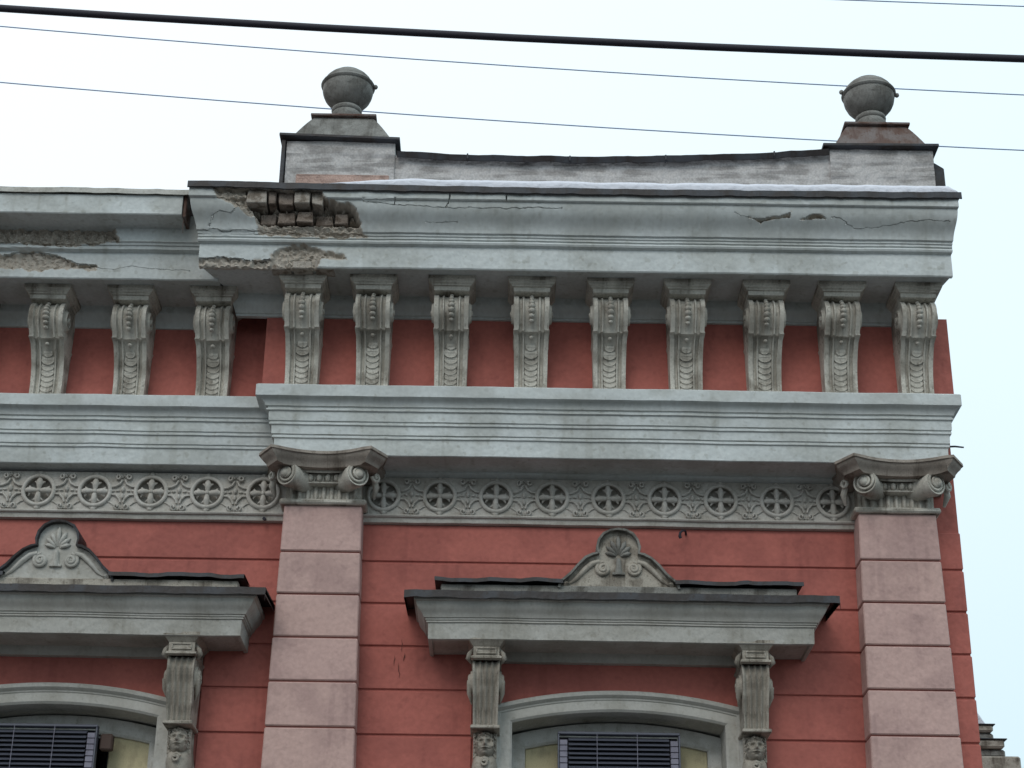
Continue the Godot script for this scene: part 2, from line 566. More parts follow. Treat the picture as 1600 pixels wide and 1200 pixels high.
func capital(cx: float, pi: int) -> void:
	var cap := part("capital", house, Vector3(cx, 0, 0))
	tag(cap, ["grey ionic capital with scrolls on the pilaster between the windows", "grey ionic capital with scrolls on the corner pilaster"][pi])
	# astragal slab that crowns the shaft
	var b := MB.new()
	b.bevel(Vector3(-0.246, 5.219, 0.002), Vector3(0.246, 5.25, 0.19), 0.009)
	put("astragal", b.mesh(), M.stone, cap)
	b = MB.new()
	b.bevel(Vector3(-0.215, 5.229, 0.002), Vector3(0.215, 5.45, 0.155), 0.004)
	put("neck", b.mesh(), M.stone, cap)
	# fluted necking
	for k in 9:
		var x := -0.2 + 0.4 * (k + 0.5) / 9.0
		var q := MB.new()
		var P := PackedVector3Array()
		var w := 0.0155
		for i in 6:
			var a := PI * (1.0 - i / 5.0)
			for y in [5.335, 5.322, 5.25]:
				P.append(Vector3(x + cos(a) * w, y, 0.152 + sin(a) * 0.024 * (0.3 if y > 5.33 else 1.0)))
		q.grid(P, PackedColorArray(), 6, 3, 0.3)
		put("flute", q.mesh(), M.stone, cap)
	# egg and dart
	b = MB.new()
	b.bevel(Vector3(-0.16, 5.328, 0.10), Vector3(0.16, 5.338, 0.225), 0.003)
	b.bevel(Vector3(-0.16, 5.338, 0.10), Vector3(0.16, 5.39, 0.215), 0.003)
	put("echinus", b.mesh(), M.stone, cap)
	for k in 6:
		var x := -0.122 + 0.0488 * k
		var q := MB.new()
		q.ball(Vector3(x, 5.360, 0.222), Vector3(0.0165, 0.023, 0.022), 8, 6)
		put("egg", q.mesh(), M.stone, cap)
		if k < 5:
			q = MB.new()
			q.ball(Vector3(x + 0.0244, 5.356, 0.222), Vector3(0.0045, 0.021, 0.013), 6, 4)
			put("dart", q.mesh(), M.stone, cap)
	# canalis that dips between the scrolls
	b = MB.new()
	var pts := []
	for i in 9:
		var t := i / 8.0 * 2.0 - 1.0
		pts.append(Vector3(t * 0.17, 5.388 + 0.012 * t * t, 0.25))
	b.tube(pts, [0.009], 6)
	var P2 := PackedVector3Array()
	for i in 9:
		var t := i / 8.0 * 2.0 - 1.0
		for y in [5.42, 5.394 + 0.012 * t * t]:
			P2.append(Vector3(t * 0.20, y, 0.25))
	b.grid(P2, PackedColorArray(), 9, 2)
	put("canalis", b.mesh(), M.stone, cap)
	# two scrolls turned outwards on the diagonal
	for s in [-1, 1]:
		var bas := Basis(Vector3.UP, s * 0.55)
		var q := MB.new()
		var at := Vector3(s * 0.197, 5.356, 0.295)
		var axis := bas * Basis(Vector3.RIGHT, PI / 2)
		q.lathe(at, [Vector2(0, 0.012), Vector2(0.026, 0.012), Vector2(0.031, -0.004), Vector2(0.054, -0.006), Vector2(0.06, 0.008), Vector2(0.067, 0.008), Vector2(0.07, 0.0), Vector2(0.07, -0.03), Vector2(0.06, -0.085), Vector2(0.066, -0.105), Vector2(0.055, -0.19), Vector2(0.075, -0.27), Vector2(0, -0.27)], 26, Color.WHITE, axis)
		q.tube(spiral(at + bas * Vector3(0, 0, 0.004), 0.06, 1.8, s, PI / 2 - s * 0.4, bas, 34, 0.3), [0.0085], 6)
		q.ball(at + bas * Vector3(0, 0, 0.016), Vector3(0.028, 0.028, 0.02), 12, 6)
		# leaf curl on the outer side of the scroll
		q.tube(spiral(Vector3(s * 0.292, 5.375, 0.20), 0.030, 1.2, s, PI, Basis(Vector3.UP, s * 0.9), 14, 0.3), [0.01], 5)
		q.tube([Vector3(s * 0.285, 5.37, 0.18), Vector3(s * 0.295, 5.33, 0.16), Vector3(s * 0.28, 5.28, 0.12)], [0.016, 0.02, 0.008], 6)
		put("volute", q.mesh(), M.stone, cap)
	# abacus: concave front, cut corners, moulded edge
	var plan := []
	plan.append(Vector2(-0.345, -0.02)); plan.append(Vector2(-0.315, 0.14))
	plan.append(Vector2(-0.352, 0.30)); plan.append(Vector2(-0.272, 0.43))
	for i in range(1, 16):
		var t := i / 16.0 * 2.0 - 1.0
		plan.append(Vector2(0.268 * t, 0.43 - 0.095 * (1.0 - t * t)))
	plan.append(Vector2(0.272, 0.43)); plan.append(Vector2(0.352, 0.30))
	plan.append(Vector2(0.315, 0.14)); plan.append(Vector2(0.345, -0.02))
	var prof := [Vector2(0.01, 5.473), Vector2(0.012, 5.456), Vector2(0.002, 5.452), Vector2(-0.002, 5.444), Vector2(-0.006, 5.436), Vector2(-0.02, 5.424), Vector2(-0.034, 5.408), Vector2(-0.04, 5.392)]
	var P3 := PackedVector3Array()
	var C3 := PackedColorArray()
	for i in plan.size():
		var t: Vector2 = (plan[min(i + 1, plan.size() - 1)] - plan[max(i - 1, 0)]).normalized()
		var nrm := Vector2(-t.y, t.x)
		for p in prof:
			var q: Vector2 = plan[i] + nrm * p.x
			P3.append(wob(Vector3(q.x, p.y, q.y))); C3.append(Color(0.95, 0.95, 0.95))
	b = MB.new()
	b.grid(P3, C3, plan.size(), prof.size(), 0.8)
	for i in plan.size() - 1:
		var nj := prof.size()
		b.tri(P3[i * nj + nj - 1], P3[(i + 1) * nj + nj - 1], Vector3(0, 5.392, 0), Color(0.95, 0.95, 0.95))
		b.tri(P3[(i + 1) * nj], P3[i * nj], Vector3(0, 5.473, 0), Color(0.95, 0.95, 0.95))
	put("abacus", b.mesh(), M.abacus, cap)

# ---------------------------------------------------------------- ornament frieze
func friezes() -> void:
	var ornament := scroll_mesh()
	var tile := tile_mesh()
	var ring := roundel_mesh()
	for side in 2:
		var x0: float = [-5.95, -0.858][side]
		var x1: float = [-1.225, 2.045][side]
		var f := part("frieze", house)
		tag(f, ["ornament frieze of roundels and scrolls above the hood next to the broken cornice", "ornament frieze of roundels and scrolls spanning between the two capitals"][side])
		var pr := [Vector2(0.0, 5.216), Vector2(0.05, 5.214), Vector2(0.053, 5.207), Vector2(0.048, 5.20), Vector2(0.036, 5.196), Vector2(0.03, 5.172), Vector2(0.022, 5.168), Vector2(-0.01, 5.168)]
		put("base_moulding", moulding(pr, 0.0, x0, 0, x1, 0, steps(60)), M.frieze, f)
		var first: float = [-1.39, -0.70][side]
		var step: float = [-0.3225, 0.3228][side]
		var count: int = [15, 9][side]
		for k in count:
			var x := first + step * k
			if side == 0 and x < x0 + 0.2: break
			put("tile", tile, M.frieze, f, Vector3(x, 5.333, 0.0))
			var r := put("roundel", ring, M.frieze, f, Vector3(x, 5.333 + 0.003 * na.get_noise_1d(x * 40), 0.03))
			r.rotation.z = 0.06 * na.get_noise_1d(x * 77)
			if k < count - 1:
				put("scroll", ornament, M.frieze, f, Vector3(x + step / 2, 5.333, 0.03)).scale = Vector3(1.06, 1.06, 1.5)
		# plain ends
		var b := MB.new()
		var lo: float = x0 if side else x0
		var e0: float = first - 0.1615 if side else first + 0.1613
		var e1: float = first + step * (count - 1) + 0.1615
		if side:
			b.box(Vector3(x0, 5.2145, 0), Vector3(e0, 5.452, 0.0295))
			b.box(Vector3(e1, 5.2145, 0), Vector3(x1, 5.452, 0.0295))
		else:
			b.box(Vector3(e0, 5.2145, 0), Vector3(x1, 5.452, 0.0295))
		put("end_panel", b.mesh(), M.frieze, f)

func tile_mesh() -> ArrayMesh:
	var b := MB.new()
	var hx := 0.1613
	var hy := 0.1187
	var r := 0.084
	var seg := 32
	for i in seg:
		var a0 := TAU * i / seg
		var a1 := TAU * (i + 1) / seg
		var o := []
		for a in [a0, a1]:
			var d := Vector2(cos(a), sin(a))
			var k := minf(hx / maxf(absf(d.x), 1e-6), hy / maxf(absf(d.y), 1e-6))
			o.append(d * k)
		var c0 := Vector3(cos(a0) * r, sin(a0) * r, 0.03)
		var c1 := Vector3(cos(a1) * r, sin(a1) * r, 0.03)
		b.quad(Vector3(o[1].x, o[1].y, 0.03), Vector3(o[0].x, o[0].y, 0.03), c0, c1)
		# fill to the corner of the tile
		if absf(absf(o[0].x) - absf(o[1].x)) > 1e-4 and absf(absf(o[0].y) - absf(o[1].y)) > 1e-4:
			b.tri(Vector3(o[1].x, o[1].y, 0.03), Vector3(hx * signf(o[0].x), hy * signf(o[0].y), 0.03), Vector3(o[0].x, o[0].y, 0.03))
		var d0 := Vector3(c0.x, c0.y, -0.011)
		var d1 := Vector3(c1.x, c1.y, -0.011)
		b.quad(c1, c0, d0, d1)
		b.tri(d1, d0, Vector3(0, 0, -0.011))
	return b.mesh()

func roundel_mesh() -> ArrayMesh:
	var b := MB.new()
	var pts := []
	for i in 33:
		pts.append(Vector3(cos(TAU * i / 32.0), sin(TAU * i / 32.0), 0) * 0.088 + Vector3(0, 0, 0.01))
	b.tube(pts, [0.012], 6)
	for k in 4:
		var a := PI / 2 * k
		var bas := Basis(Vector3(0, 0, 1), a)
		# petal: narrow at the middle, a broad lobed end
		b.tube([bas * Vector3(0, 0, 0.0), bas * Vector3(0, 0.03, 0.008), bas * Vector3(0, 0.055, 0.006), bas * Vector3(0, 0.08, -0.004)], [0.009, 0.016, 0.019, 0.011], 7)
		for s in [-1, 1]:
			b.tube([bas * Vector3(0, 0.03, 0.0), bas * Vector3(s * 0.018, 0.052, 0.0), bas * Vector3(s * 0.03, 0.058, -0.006)], [0.007, 0.008, 0.004], 5)
	b.ball(Vector3(0, 0, 0.01), Vector3(0.014, 0.014, 0.012), 8, 5)
	# small drops above and below the ring
	for s in [-1, 1]:
		b.ball(Vector3(0, s * 0.104, 0.004), Vector3(0.016, 0.016, 0.012), 8, 5)
		b.ball(Vector3(-0.015, s * 0.098, 0.003), Vector3(0.009, 0.009, 0.008), 6, 4)
		b.ball(Vector3(0.015, s * 0.098, 0.003), Vector3(0.009, 0.009, 0.008), 6, 4)
	return b.mesh()

func scroll_mesh() -> ArrayMesh:
	var b := MB.new()
	for s in [-1, 1]:
		# upper stem dips away from the ring and curls outwards under the top edge
		b.tube([Vector3(s * 0.084, 0.034, 0.001), Vector3(s * 0.066, 0.026, 0.004), Vector3(s * 0.042, 0.028, 0.006), Vector3(s * 0.018, 0.042, 0.007), Vector3(s * 0.007, 0.066, 0.006)], [0.005, 0.006, 0.0068, 0.007, 0.006], 6)
		b.tube(spiral(Vector3(s * 0.027, 0.079, 0.003), 0.019, 1.2, -s, PI / 2 + s * PI / 2, Basis.IDENTITY, 16, 0.3), [0.0065], 6)
		# lower stem arches and curls above the bottom edge
		b.tube([Vector3(s * 0.082, -0.03, 0.001), Vector3(s * 0.06, -0.018, 0.004), Vector3(s * 0.036, -0.022, 0.006), Vector3(s * 0.014, -0.045, 0.007), Vector3(s * 0.008, -0.066, 0.006)], [0.004, 0.0055, 0.006, 0.0068, 0.006], 6)
		b.tube(spiral(Vector3(s * 0.025, -0.089, 0.003), 0.017, 1.2, s, PI / 2 + s * PI / 2, Basis.IDENTITY, 16, 0.3), [0.0068], 6)
		# thin sprig along the bottom and a bud beside the ring
		b.tube([Vector3(s * 0.08, -0.058, 0.0), Vector3(s * 0.062, -0.064, 0.003), Vector3(s * 0.045, -0.078, 0.003)], [0.0025, 0.004, 0.003], 5)
		b.ball(Vector3(s * 0.06, 0.003, 0.003), Vector3(0.017, 0.0075, 0.006), 7, 5)
		b.ball(Vector3(s * 0.03, 0.004, 0.004), Vector3(0.012, 0.006, 0.005), 7, 5)
	b.ball(Vector3(0, 0.012, 0.005), Vector3(0.012, 0.018, 0.008), 8, 5)
	b.ball(Vector3(0, -0.028, 0.005), Vector3(0.009, 0.016, 0.007), 8, 5)
	b.ball(Vector3(0, 0.092, 0.003), Vector3(0.009, 0.008, 0.007), 7, 5)
	b.ball(Vector3(0, -0.1, 0.003), Vector3(0.009, 0.007, 0.007), 7, 5)
	return b.mesh()

# ---------------------------------------------------------------- string courses
func string_profile(dz: float) -> Array:
	var p := [Vector2(0.17, 5.885), Vector2(0.382, 5.870), Vector2(0.39, 5.862), Vector2(0.39, 5.797), Vector2(0.382, 5.792)]
	p += curve(Vector2(0.378, 5.790), Vector2(0.36, 5.785), Vector2(0.35, 5.772), Vector2(0.347, 5.752), 5)
	p += [Vector2(0.336, 5.748), Vector2(0.336, 5.741), Vector2(0.343, 5.737), Vector2(0.343, 5.727), Vector2(0.332, 5.722), Vector2(0.33, 5.668), Vector2(0.32, 5.663), Vector2(0.327, 5.657), Vector2(0.327, 5.646), Vector2(0.317, 5.641),
		Vector2(0.315, 5.592), Vector2(0.305, 5.588), Vector2(0.312, 5.582), Vector2(0.312, 5.571), Vector2(0.302, 5.566), Vector2(0.30, 5.474), Vector2(0.295, 5.47)]
	p += [Vector2(0.21, 5.468)]
	var out := []
	for q in p: out.append(q - Vector2(dz, 0))
	if dz == 0.0: out += [Vector2(0.075, 5.468), Vector2(0.072, 5.458), Vector2(0.05, 5.448), Vector2(0.0, 5.446)]
	else: out += [Vector2(0.02, 5.466), Vector2(0.0, 5.46)]
	return out

func string_courses() -> void:
	var s := put("string_course", moulding(string_profile(0.0), 0.18, -1.158, 1.28, 2.394, 0.9, steps(120), 0.0, 0.0, null, 0.05), M.plaster, house)
	tag(s, "pale three-stepped band resting on the two capitals")
	s = put("string_course", moulding(string_profile(0.18), 0.0, -6.0, 0.0, -1.30, 0.0, steps(100), INF, INF, null, 0.05), M.plaster, house)
	tag(s, "set-back pale stepped band under the broken gutter cornice")

# ---------------------------------------------------------------- cornices
func cornice_profile() -> Array:
	var p := [Vector2(0.17, 6.955), Vector2(0.77, 6.935), Vector2(0.775, 6.93), Vector2(0.775, 6.872), Vector2(0.768, 6.866)]
	p += curve(Vector2(0.758, 6.864), Vector2(0.745, 6.78), Vector2(0.69, 6.78), Vector2(0.668, 6.708), 12)
	p += [Vector2(0.655, 6.703), Vector2(0.655, 6.692), Vector2(0.647, 6.688), Vector2(0.647, 6.676), Vector2(0.636, 6.672), Vector2(0.646, 6.665), Vector2(0.65, 6.655), Vector2(0.644, 6.645), Vector2(0.632, 6.641), Vector2(0.622, 6.637), Vector2(0.62, 6.505), Vector2(0.614, 6.498), Vector2(0.60, 6.498), Vector2(0.595, 6.512), Vector2(0.245, 6.512)]
	p += curve(Vector2(0.245, 6.47), Vector2(0.24, 6.44), Vector2(0.215, 6.44), Vector2(0.205, 6.41), 6)
	p += [Vector2(0.195, 6.406), Vector2(0.195, 6.392), Vector2(0.17, 6.39)]
	return p

var patches := []
var clefts := []
var cleft_prof := []

func cleft(pts: Array, width: float, zmin: float) -> void:
	var r := Rect2(pts[0], Vector2.ZERO)
	for p in pts: r = r.expand(p)
	clefts.append({"line": pts, "rect": r.grow(0.035), "width": width, "steep": r.size.y > r.size.x, "seed": clefts.size(), "zmin": zmin})

func break_surface(q: Vector3, col: Color) -> Array:
	for h in patches:
		var rect: Rect2 = h.rect
		if q.z < h.zmin or not rect.has_point(Vector2(q.x, q.y)): continue
		var calm: float = h.get("calm", 1.0)
		var w := Vector2(q.x + calm * 0.022 * nb.get_noise_2d(q.x * 14, q.y * 14), q.y + calm * 0.016 * nb.get_noise_2d(q.x * 14 + 40, q.y * 14 + 80))
		var d := inside(h.poly, w)
		if d > 0:
			var dep: float = h.depth * ss(0.0, h.edge, d) * (0.65 + 0.5 * nb.get_noise_2d(q.x * 20, q.y * 20 + q.z * 20) + 0.35 * na.get_noise_2d(q.x * 40, q.y * 70)) + 0.003
			if h.has("ledge"): dep *= lerpf(0.2, 1.0, ss(h.ledge, h.ledge + 0.03, q.y))
			q.z -= dep
			q.y += 0.006 * nb.get_noise_2d(q.x * 30, q.z * 30 + 9)
			col = Color(0.76, 0.65, 0.565)
	for h in clefts:
		var rect: Rect2 = h.rect
		if q.z < h.zmin or not rect.has_point(Vector2(q.x, q.y)): continue
		# where the crack runs at this station; the mesh is drawn together into two lips and a slit
		var along: float = q.y if h.steep else q.x
		var off := INF
		for i in h.line.size() - 1:
			var a: Vector2 = h.line[i]
			var b: Vector2 = h.line[i + 1]
			if h.steep:
				if along <= a.y and along >= b.y: off = q.x - lerpf(a.x, b.x, (a.y - along) / maxf(a.y - b.y, 1e-4))
			elif along >= a.x and along <= b.x: off = q.y - lerpf(a.y, b.y, (along - a.x) / (b.x - a.x))
		if off == INF: continue
		off += 0.007 * nb.get_noise_2d(along * 24, h.seed * 9.0)
		var g: float = 0.0087 if h.steep else 0.0076
		var lip: float = h.width * (0.5 + 0.9 * absf(nb.get_noise_2d(along * 15, 7.0)))
		var d := absf(off)
		if d > 3.5 * g: continue
		var to := 0.0
		if d < 0.5 * g: q.z -= 0.008 + 4.0 * h.width
		elif d < 1.5 * g: to = lip
		else: to = lerpf(lip, 3.5 * g, (d - 1.5 * g) / (2.0 * g))
		if h.steep: q.x += signf(off) * to - off
		else:
			var was := prof_z(cleft_prof, q.y)
			q.y += signf(off) * to - off
			q.z += prof_z(cleft_prof, q.y) - was
	return [q, col]

func patch(pts: Array, depth: float, edge: float, zmin: float, more := {}) -> void:
	var poly := PackedVector2Array(pts)
	var r := Rect2(poly[0], Vector2.ZERO)
	for p in poly: r = r.expand(p)
	var d := {"poly": poly, "rect": r.grow(0.04), "depth": depth, "edge": edge, "zmin": zmin}
	d.merge(more)
	patches.append(d)

func cornice_bay() -> void:
	patches = []
	patch([Vector2(-1.52, 6.925), Vector2(-1.08, 6.925), Vector2(-1.05, 6.862), Vector2(-0.926, 6.85), Vector2(-0.869, 6.812), Vector2(-0.847, 6.72), Vector2(-0.815, 6.678), Vector2(-1.155, 6.676), Vector2(-1.43, 6.686), Vector2(-1.455, 6.76), Vector2(-1.5, 6.82)], 0.17, 0.02, 0.6, {"ledge": 6.735})
	patch([Vector2(-1.73, 6.94), Vector2(-1.51, 6.94), Vector2(-1.49, 6.83), Vector2(-1.445, 6.80), Vector2(-1.447, 6.765), Vector2(-1.51, 6.78), Vector2(-1.6, 6.84), Vector2(-1.68, 6.86)], 0.04, 0.03, 0.6)
	patch([Vector2(-1.37, 6.585), Vector2(-1.25, 6.637), Vector2(-1.125, 6.63), Vector2(-0.957, 6.585), Vector2(-0.935, 6.552), Vector2(-1.084, 6.55), Vector2(-1.10, 6.46), Vector2(-1.24, 6.46), Vector2(-1.47, 6.46), Vector2(-1.48, 6.543), Vector2(-1.377, 6.545)], 0.034, 0.02, 0.585)
	patch([Vector2(1.36, 6.806), Vector2(1.42, 6.792), Vector2(1.44, 6.776), Vector2(1.46, 6.790), Vector2(1.53, 6.798), Vector2(1.56, 6.806), Vector2(1.612, 6.808), Vector2(1.612, 6.85), Vector2(1.60, 6.83), Vector2(1.56, 6.818), Vector2(1.50, 6.808), Vector2(1.43, 6.801)], 0.09, 0.008, 0.6, {"calm": 0.3})
	patch([Vector2(1.66, 6.795), Vector2(1.70, 6.812), Vector2(1.74, 6.826), Vector2(1.79, 6.824), Vector2(1.815, 6.80), Vector2(1.76, 6.803), Vector2(1.71, 6.800)], 0.08, 0.008, 0.6, {"calm": 0.3})
	patch([Vector2(-1.81, 6.54), Vector2(-1.652, 6.555), Vector2(-1.486, 6.535), Vector2(-1.46, 6.46), Vector2(-1.81, 6.46)], 0.032, 0.02, 0.585)
	clefts = []
	# cracks in the plaster
	for k in [
		[[Vector2(-0.84, 6.858), Vector2(-0.66, 6.842), Vector2(-0.50, 6.836), Vector2(-0.36, 6.828), Vector2(-0.2, 6.832), Vector2(-0.02, 6.83), Vector2(0.14, 6.838), Vector2(0.3, 6.835)], 0.0034],
		[[Vector2(-0.345, 6.905), Vector2(-0.352, 6.87), Vector2(-0.365, 6.832)], 0.006],
		[[Vector2(-0.02, 6.90), Vector2(-0.022, 6.868)], 0.006],
		[[Vector2(-0.66, 6.875), Vector2(-0.66, 6.842)], 0.005],
		[[Vector2(1.29, 6.835), Vector2(1.30, 6.82), Vector2(1.37, 6.802)], 0.0022],
		[[Vector2(1.60, 6.87), Vector2(1.60, 6.93)], 0.0025],
		[[Vector2(1.85, 6.81), Vector2(1.90, 6.808), Vector2(1.93, 6.79)], 0.0042],
		[[Vector2(1.93, 6.785), Vector2(1.98, 6.765), Vector2(2.08, 6.765), Vector2(2.16, 6.775), Vector2(2.3, 6.80), Vector2(2.42, 6.805), Vector2(2.52, 6.80)], 0.0022],
		[[Vector2(-1.76, 6.705), Vector2(-1.70, 6.712), Vector2(-1.62, 6.70), Vector2(-1.53, 6.712), Vector2(-1.47, 6.705)], 0.003],
		[[Vector2(-1.73, 6.72), Vector2(-1.70, 6.78), Vector2(-1.66, 6.80), Vector2(-1.60, 6.79), Vector2(-1.55, 6.83)], 0.0028],
		[[Vector2(-1.66, 6.80), Vector2(-1.655, 6.85)], 0.0026],
		[[Vector2(-1.80, 6.54), Vector2(-1.652, 6.556), Vector2(-1.52, 6.542), Vector2(-1.47, 6.53), Vector2(-1.375, 6.546)], 0.005],
		[[Vector2(-0.48, 6.765), Vector2(-0.40, 6.76), Vector2(-0.3, 6.768)], 0.0022],
	]: cleft(k[0], k[1], 0.6)
	var prof := cornice_profile()
	cleft_prof = prof
	var c := part("cornice", house)
	tag(c, "deep grey projecting cornice whose plaster has fallen off at one end baring bricks")
	put("moulding", moulding(prof, 0.18, -1.603, 0.4, 2.455, 0.2, xs_fine(-1.8, 2.56, 0.0085, -1.83, -0.76, 0.0075), INF, INF, break_surface, -1.0), M.plaster, c)
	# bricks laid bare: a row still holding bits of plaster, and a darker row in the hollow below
	var x := -1.505
	for k in 5:
		var w: float = [0.118, 0.06, 0.09, 0.10, 0.075][k]
		var tone: Material = [M.brick_pale, M.brick_dull, M.brick_dull, M.brick_pale, M.brick_pale][k]
		put("brick", rough_brick(Vector3(x, 6.832 + 0.005 * (k % 2), 0.60), Vector3(x + w - 0.01, 6.915, 0.765 - 0.012 * (k % 3)), k * 31.0, Color.WHITE), tone, c)
		x += w
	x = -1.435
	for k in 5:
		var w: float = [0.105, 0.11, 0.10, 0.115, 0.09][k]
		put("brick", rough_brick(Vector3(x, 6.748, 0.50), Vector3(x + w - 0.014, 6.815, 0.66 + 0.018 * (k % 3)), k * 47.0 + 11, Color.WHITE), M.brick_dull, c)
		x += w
	x = -1.36
	for k in 3:
		put("brick", rough_brick(Vector3(x, 6.50, 0.5), Vector3(x + 0.11, 6.548, 0.592 + 0.008 * k), k * 17.0 + 5, Color.WHITE), M.brick_pale, c)
		x += 0.122
	# tin sheet on top with a ragged drip edge
	var b := MB.new()
	var P := PackedVector3Array()
	var n := 160
	for i in n + 1:
		var xx := lerpf(-1.85, 2.593, float(i) / n)
		var sag := 0.012 * sin((xx + 1.8) / 4.4 * PI) + 0.004 * na.get_noise_1d(xx * 3)
		var fr := 0.792 + 0.006 * na.get_noise_1d(xx * 4 + 60)
		for p in [Vector2(0.1, 6.985), Vector2(fr - 0.05, 6.965), Vector2(fr, 6.958), Vector2(fr + 0.003, 6.918 + 0.006 * nb.get_noise_1d(xx * 9)), Vector2(fr - 0.002, 6.914 + 0.006 * nb.get_noise_1d(xx * 9)), Vector2(fr - 0.008, 6.944), Vector2(0.1, 6.961)]:
			P.append(Vector3(xx, p.y - sag, p.x))
	b.grid(P, PackedColorArray(), n + 1, 7, 0.8)
	put("flashing", b.mesh(), M.tin, c)

func cornice_side() -> void:
	patches = []
	patch([Vector2(-3.4, 6.82), Vector2(-2.31, 6.82), Vector2(-2.27, 6.715), Vector2(-2.45, 6.70), Vector2(-2.52, 6.69), Vector2(-3.0, 6.70), Vector2(-3.4, 6.69)], 0.06, 0.02, 0.40)
	patch([Vector2(-2.95, 6.645), Vector2(-2.85, 6.665), Vector2(-2.733, 6.663), Vector2(-2.618, 6.635), Vector2(-2.52, 6.594), Vector2(-2.399, 6.583), Vector2(-2.404, 6.556), Vector2(-2.60, 6.558), Vector2(-2.737, 6.54), Vector2(-2.9, 6.555), Vector2(-3.1, 6.565), Vector2(-3.1, 6.62)], 0.035, 0.015, 0.40)
	clefts = []
	cleft([Vector2(-2.40, 6.57), Vector2(-2.3, 6.56), Vector2(-2.2, 6.585), Vector2(-2.1, 6.57), Vector2(-1.98, 6.565), Vector2(-1.86, 6.56)], 0.0024, 0.4)
	cleft([Vector2(-2.95, 6.645), Vector2(-2.85, 6.668), Vector2(-2.733, 6.666), Vector2(-2.618, 6.638), Vector2(-2.52, 6.598), Vector2(-2.399, 6.586)], 0.005, 0.4)
	var prof := [Vector2(0.0, 6.9), Vector2(0.50, 6.89), Vector2(0.50, 6.715), Vector2(0.488, 6.712), Vector2(0.484, 6.70), Vector2(0.474, 6.698), Vector2(0.472, 6.678), Vector2(0.452, 6.672), Vector2(0.44, 6.668), Vector2(0.44, 6.504), Vector2(0.434, 6.498), Vector2(0.42, 6.498), Vector2(0.415, 6.512), Vector2(0.065, 6.512), Vector2(0.06, 6.47), Vector2(0.03, 6.43), Vector2(0.02, 6.41), Vector2(0.015, 6.392), Vector2(-0.01, 6.39)]
	cleft_prof = prof
	var c := part("cornice", house)
	tag(c, "set-back cornice with boxed gutter and missing plaster beside the projecting one")
	put("moulding", moulding(prof, 0.0, -6.0, 0.0, -1.69, 0.0, xs_fine(-6.0, -1.69, 0.05, -3.3, -1.8, 0.0085), INF, INF, break_surface, 0.0076), M.plaster, c)
	# boxed gutter: board face, tin lip, rusty end
	var g := moulding([Vector2(0.3, 6.965), Vector2(0.655, 6.938), Vector2(0.66, 6.93), Vector2(0.66, 6.812), Vector2(0.655, 6.806), Vector2(0.45, 6.80)], 0.0, -6.0, 0, -1.895, 0, steps(80))
	put("gutter_box", g, M.plaster, c)
	var P := PackedVector3Array()
	var n := 90
	for i in n + 1:
		var x := lerpf(-6.0, -1.86, float(i) / n)
		var w := 0.007 * na.get_noise_1d(x * 2.2) + 0.003 * nb.get_noise_1d(x * 9)
		for p in [Vector2(0.2, 7.0), Vector2(0.64, 6.972), Vector2(0.675, 6.968), Vector2(0.678, 6.934), Vector2(0.672, 6.934), Vector2(0.66, 6.955), Vector2(0.2, 6.985)]:
			P.append(Vector3(x, p.y + w, p.x))
	var b := MB.new()
	b.grid(P, PackedColorArray(), n + 1, 7, 0.8)
	put("gutter_lip", b.mesh(), M.hood, c)
	b = MB.new()
	b.bevel(Vector3(-1.893, 6.80, 0.40), Vector3(-1.872, 6.955, 0.645), 0.004)
	b.tube([Vector3(-1.885, 6.80, 0.62), Vector3(-1.888, 6.76, 0.62), Vector3(-1.884, 6.71, 0.615)], [0.004, 0.003, 0.0015], 5)
	tag(put("gutter_end", b.mesh(), M.rusty, c), "rusty end plate of the boxed gutter")

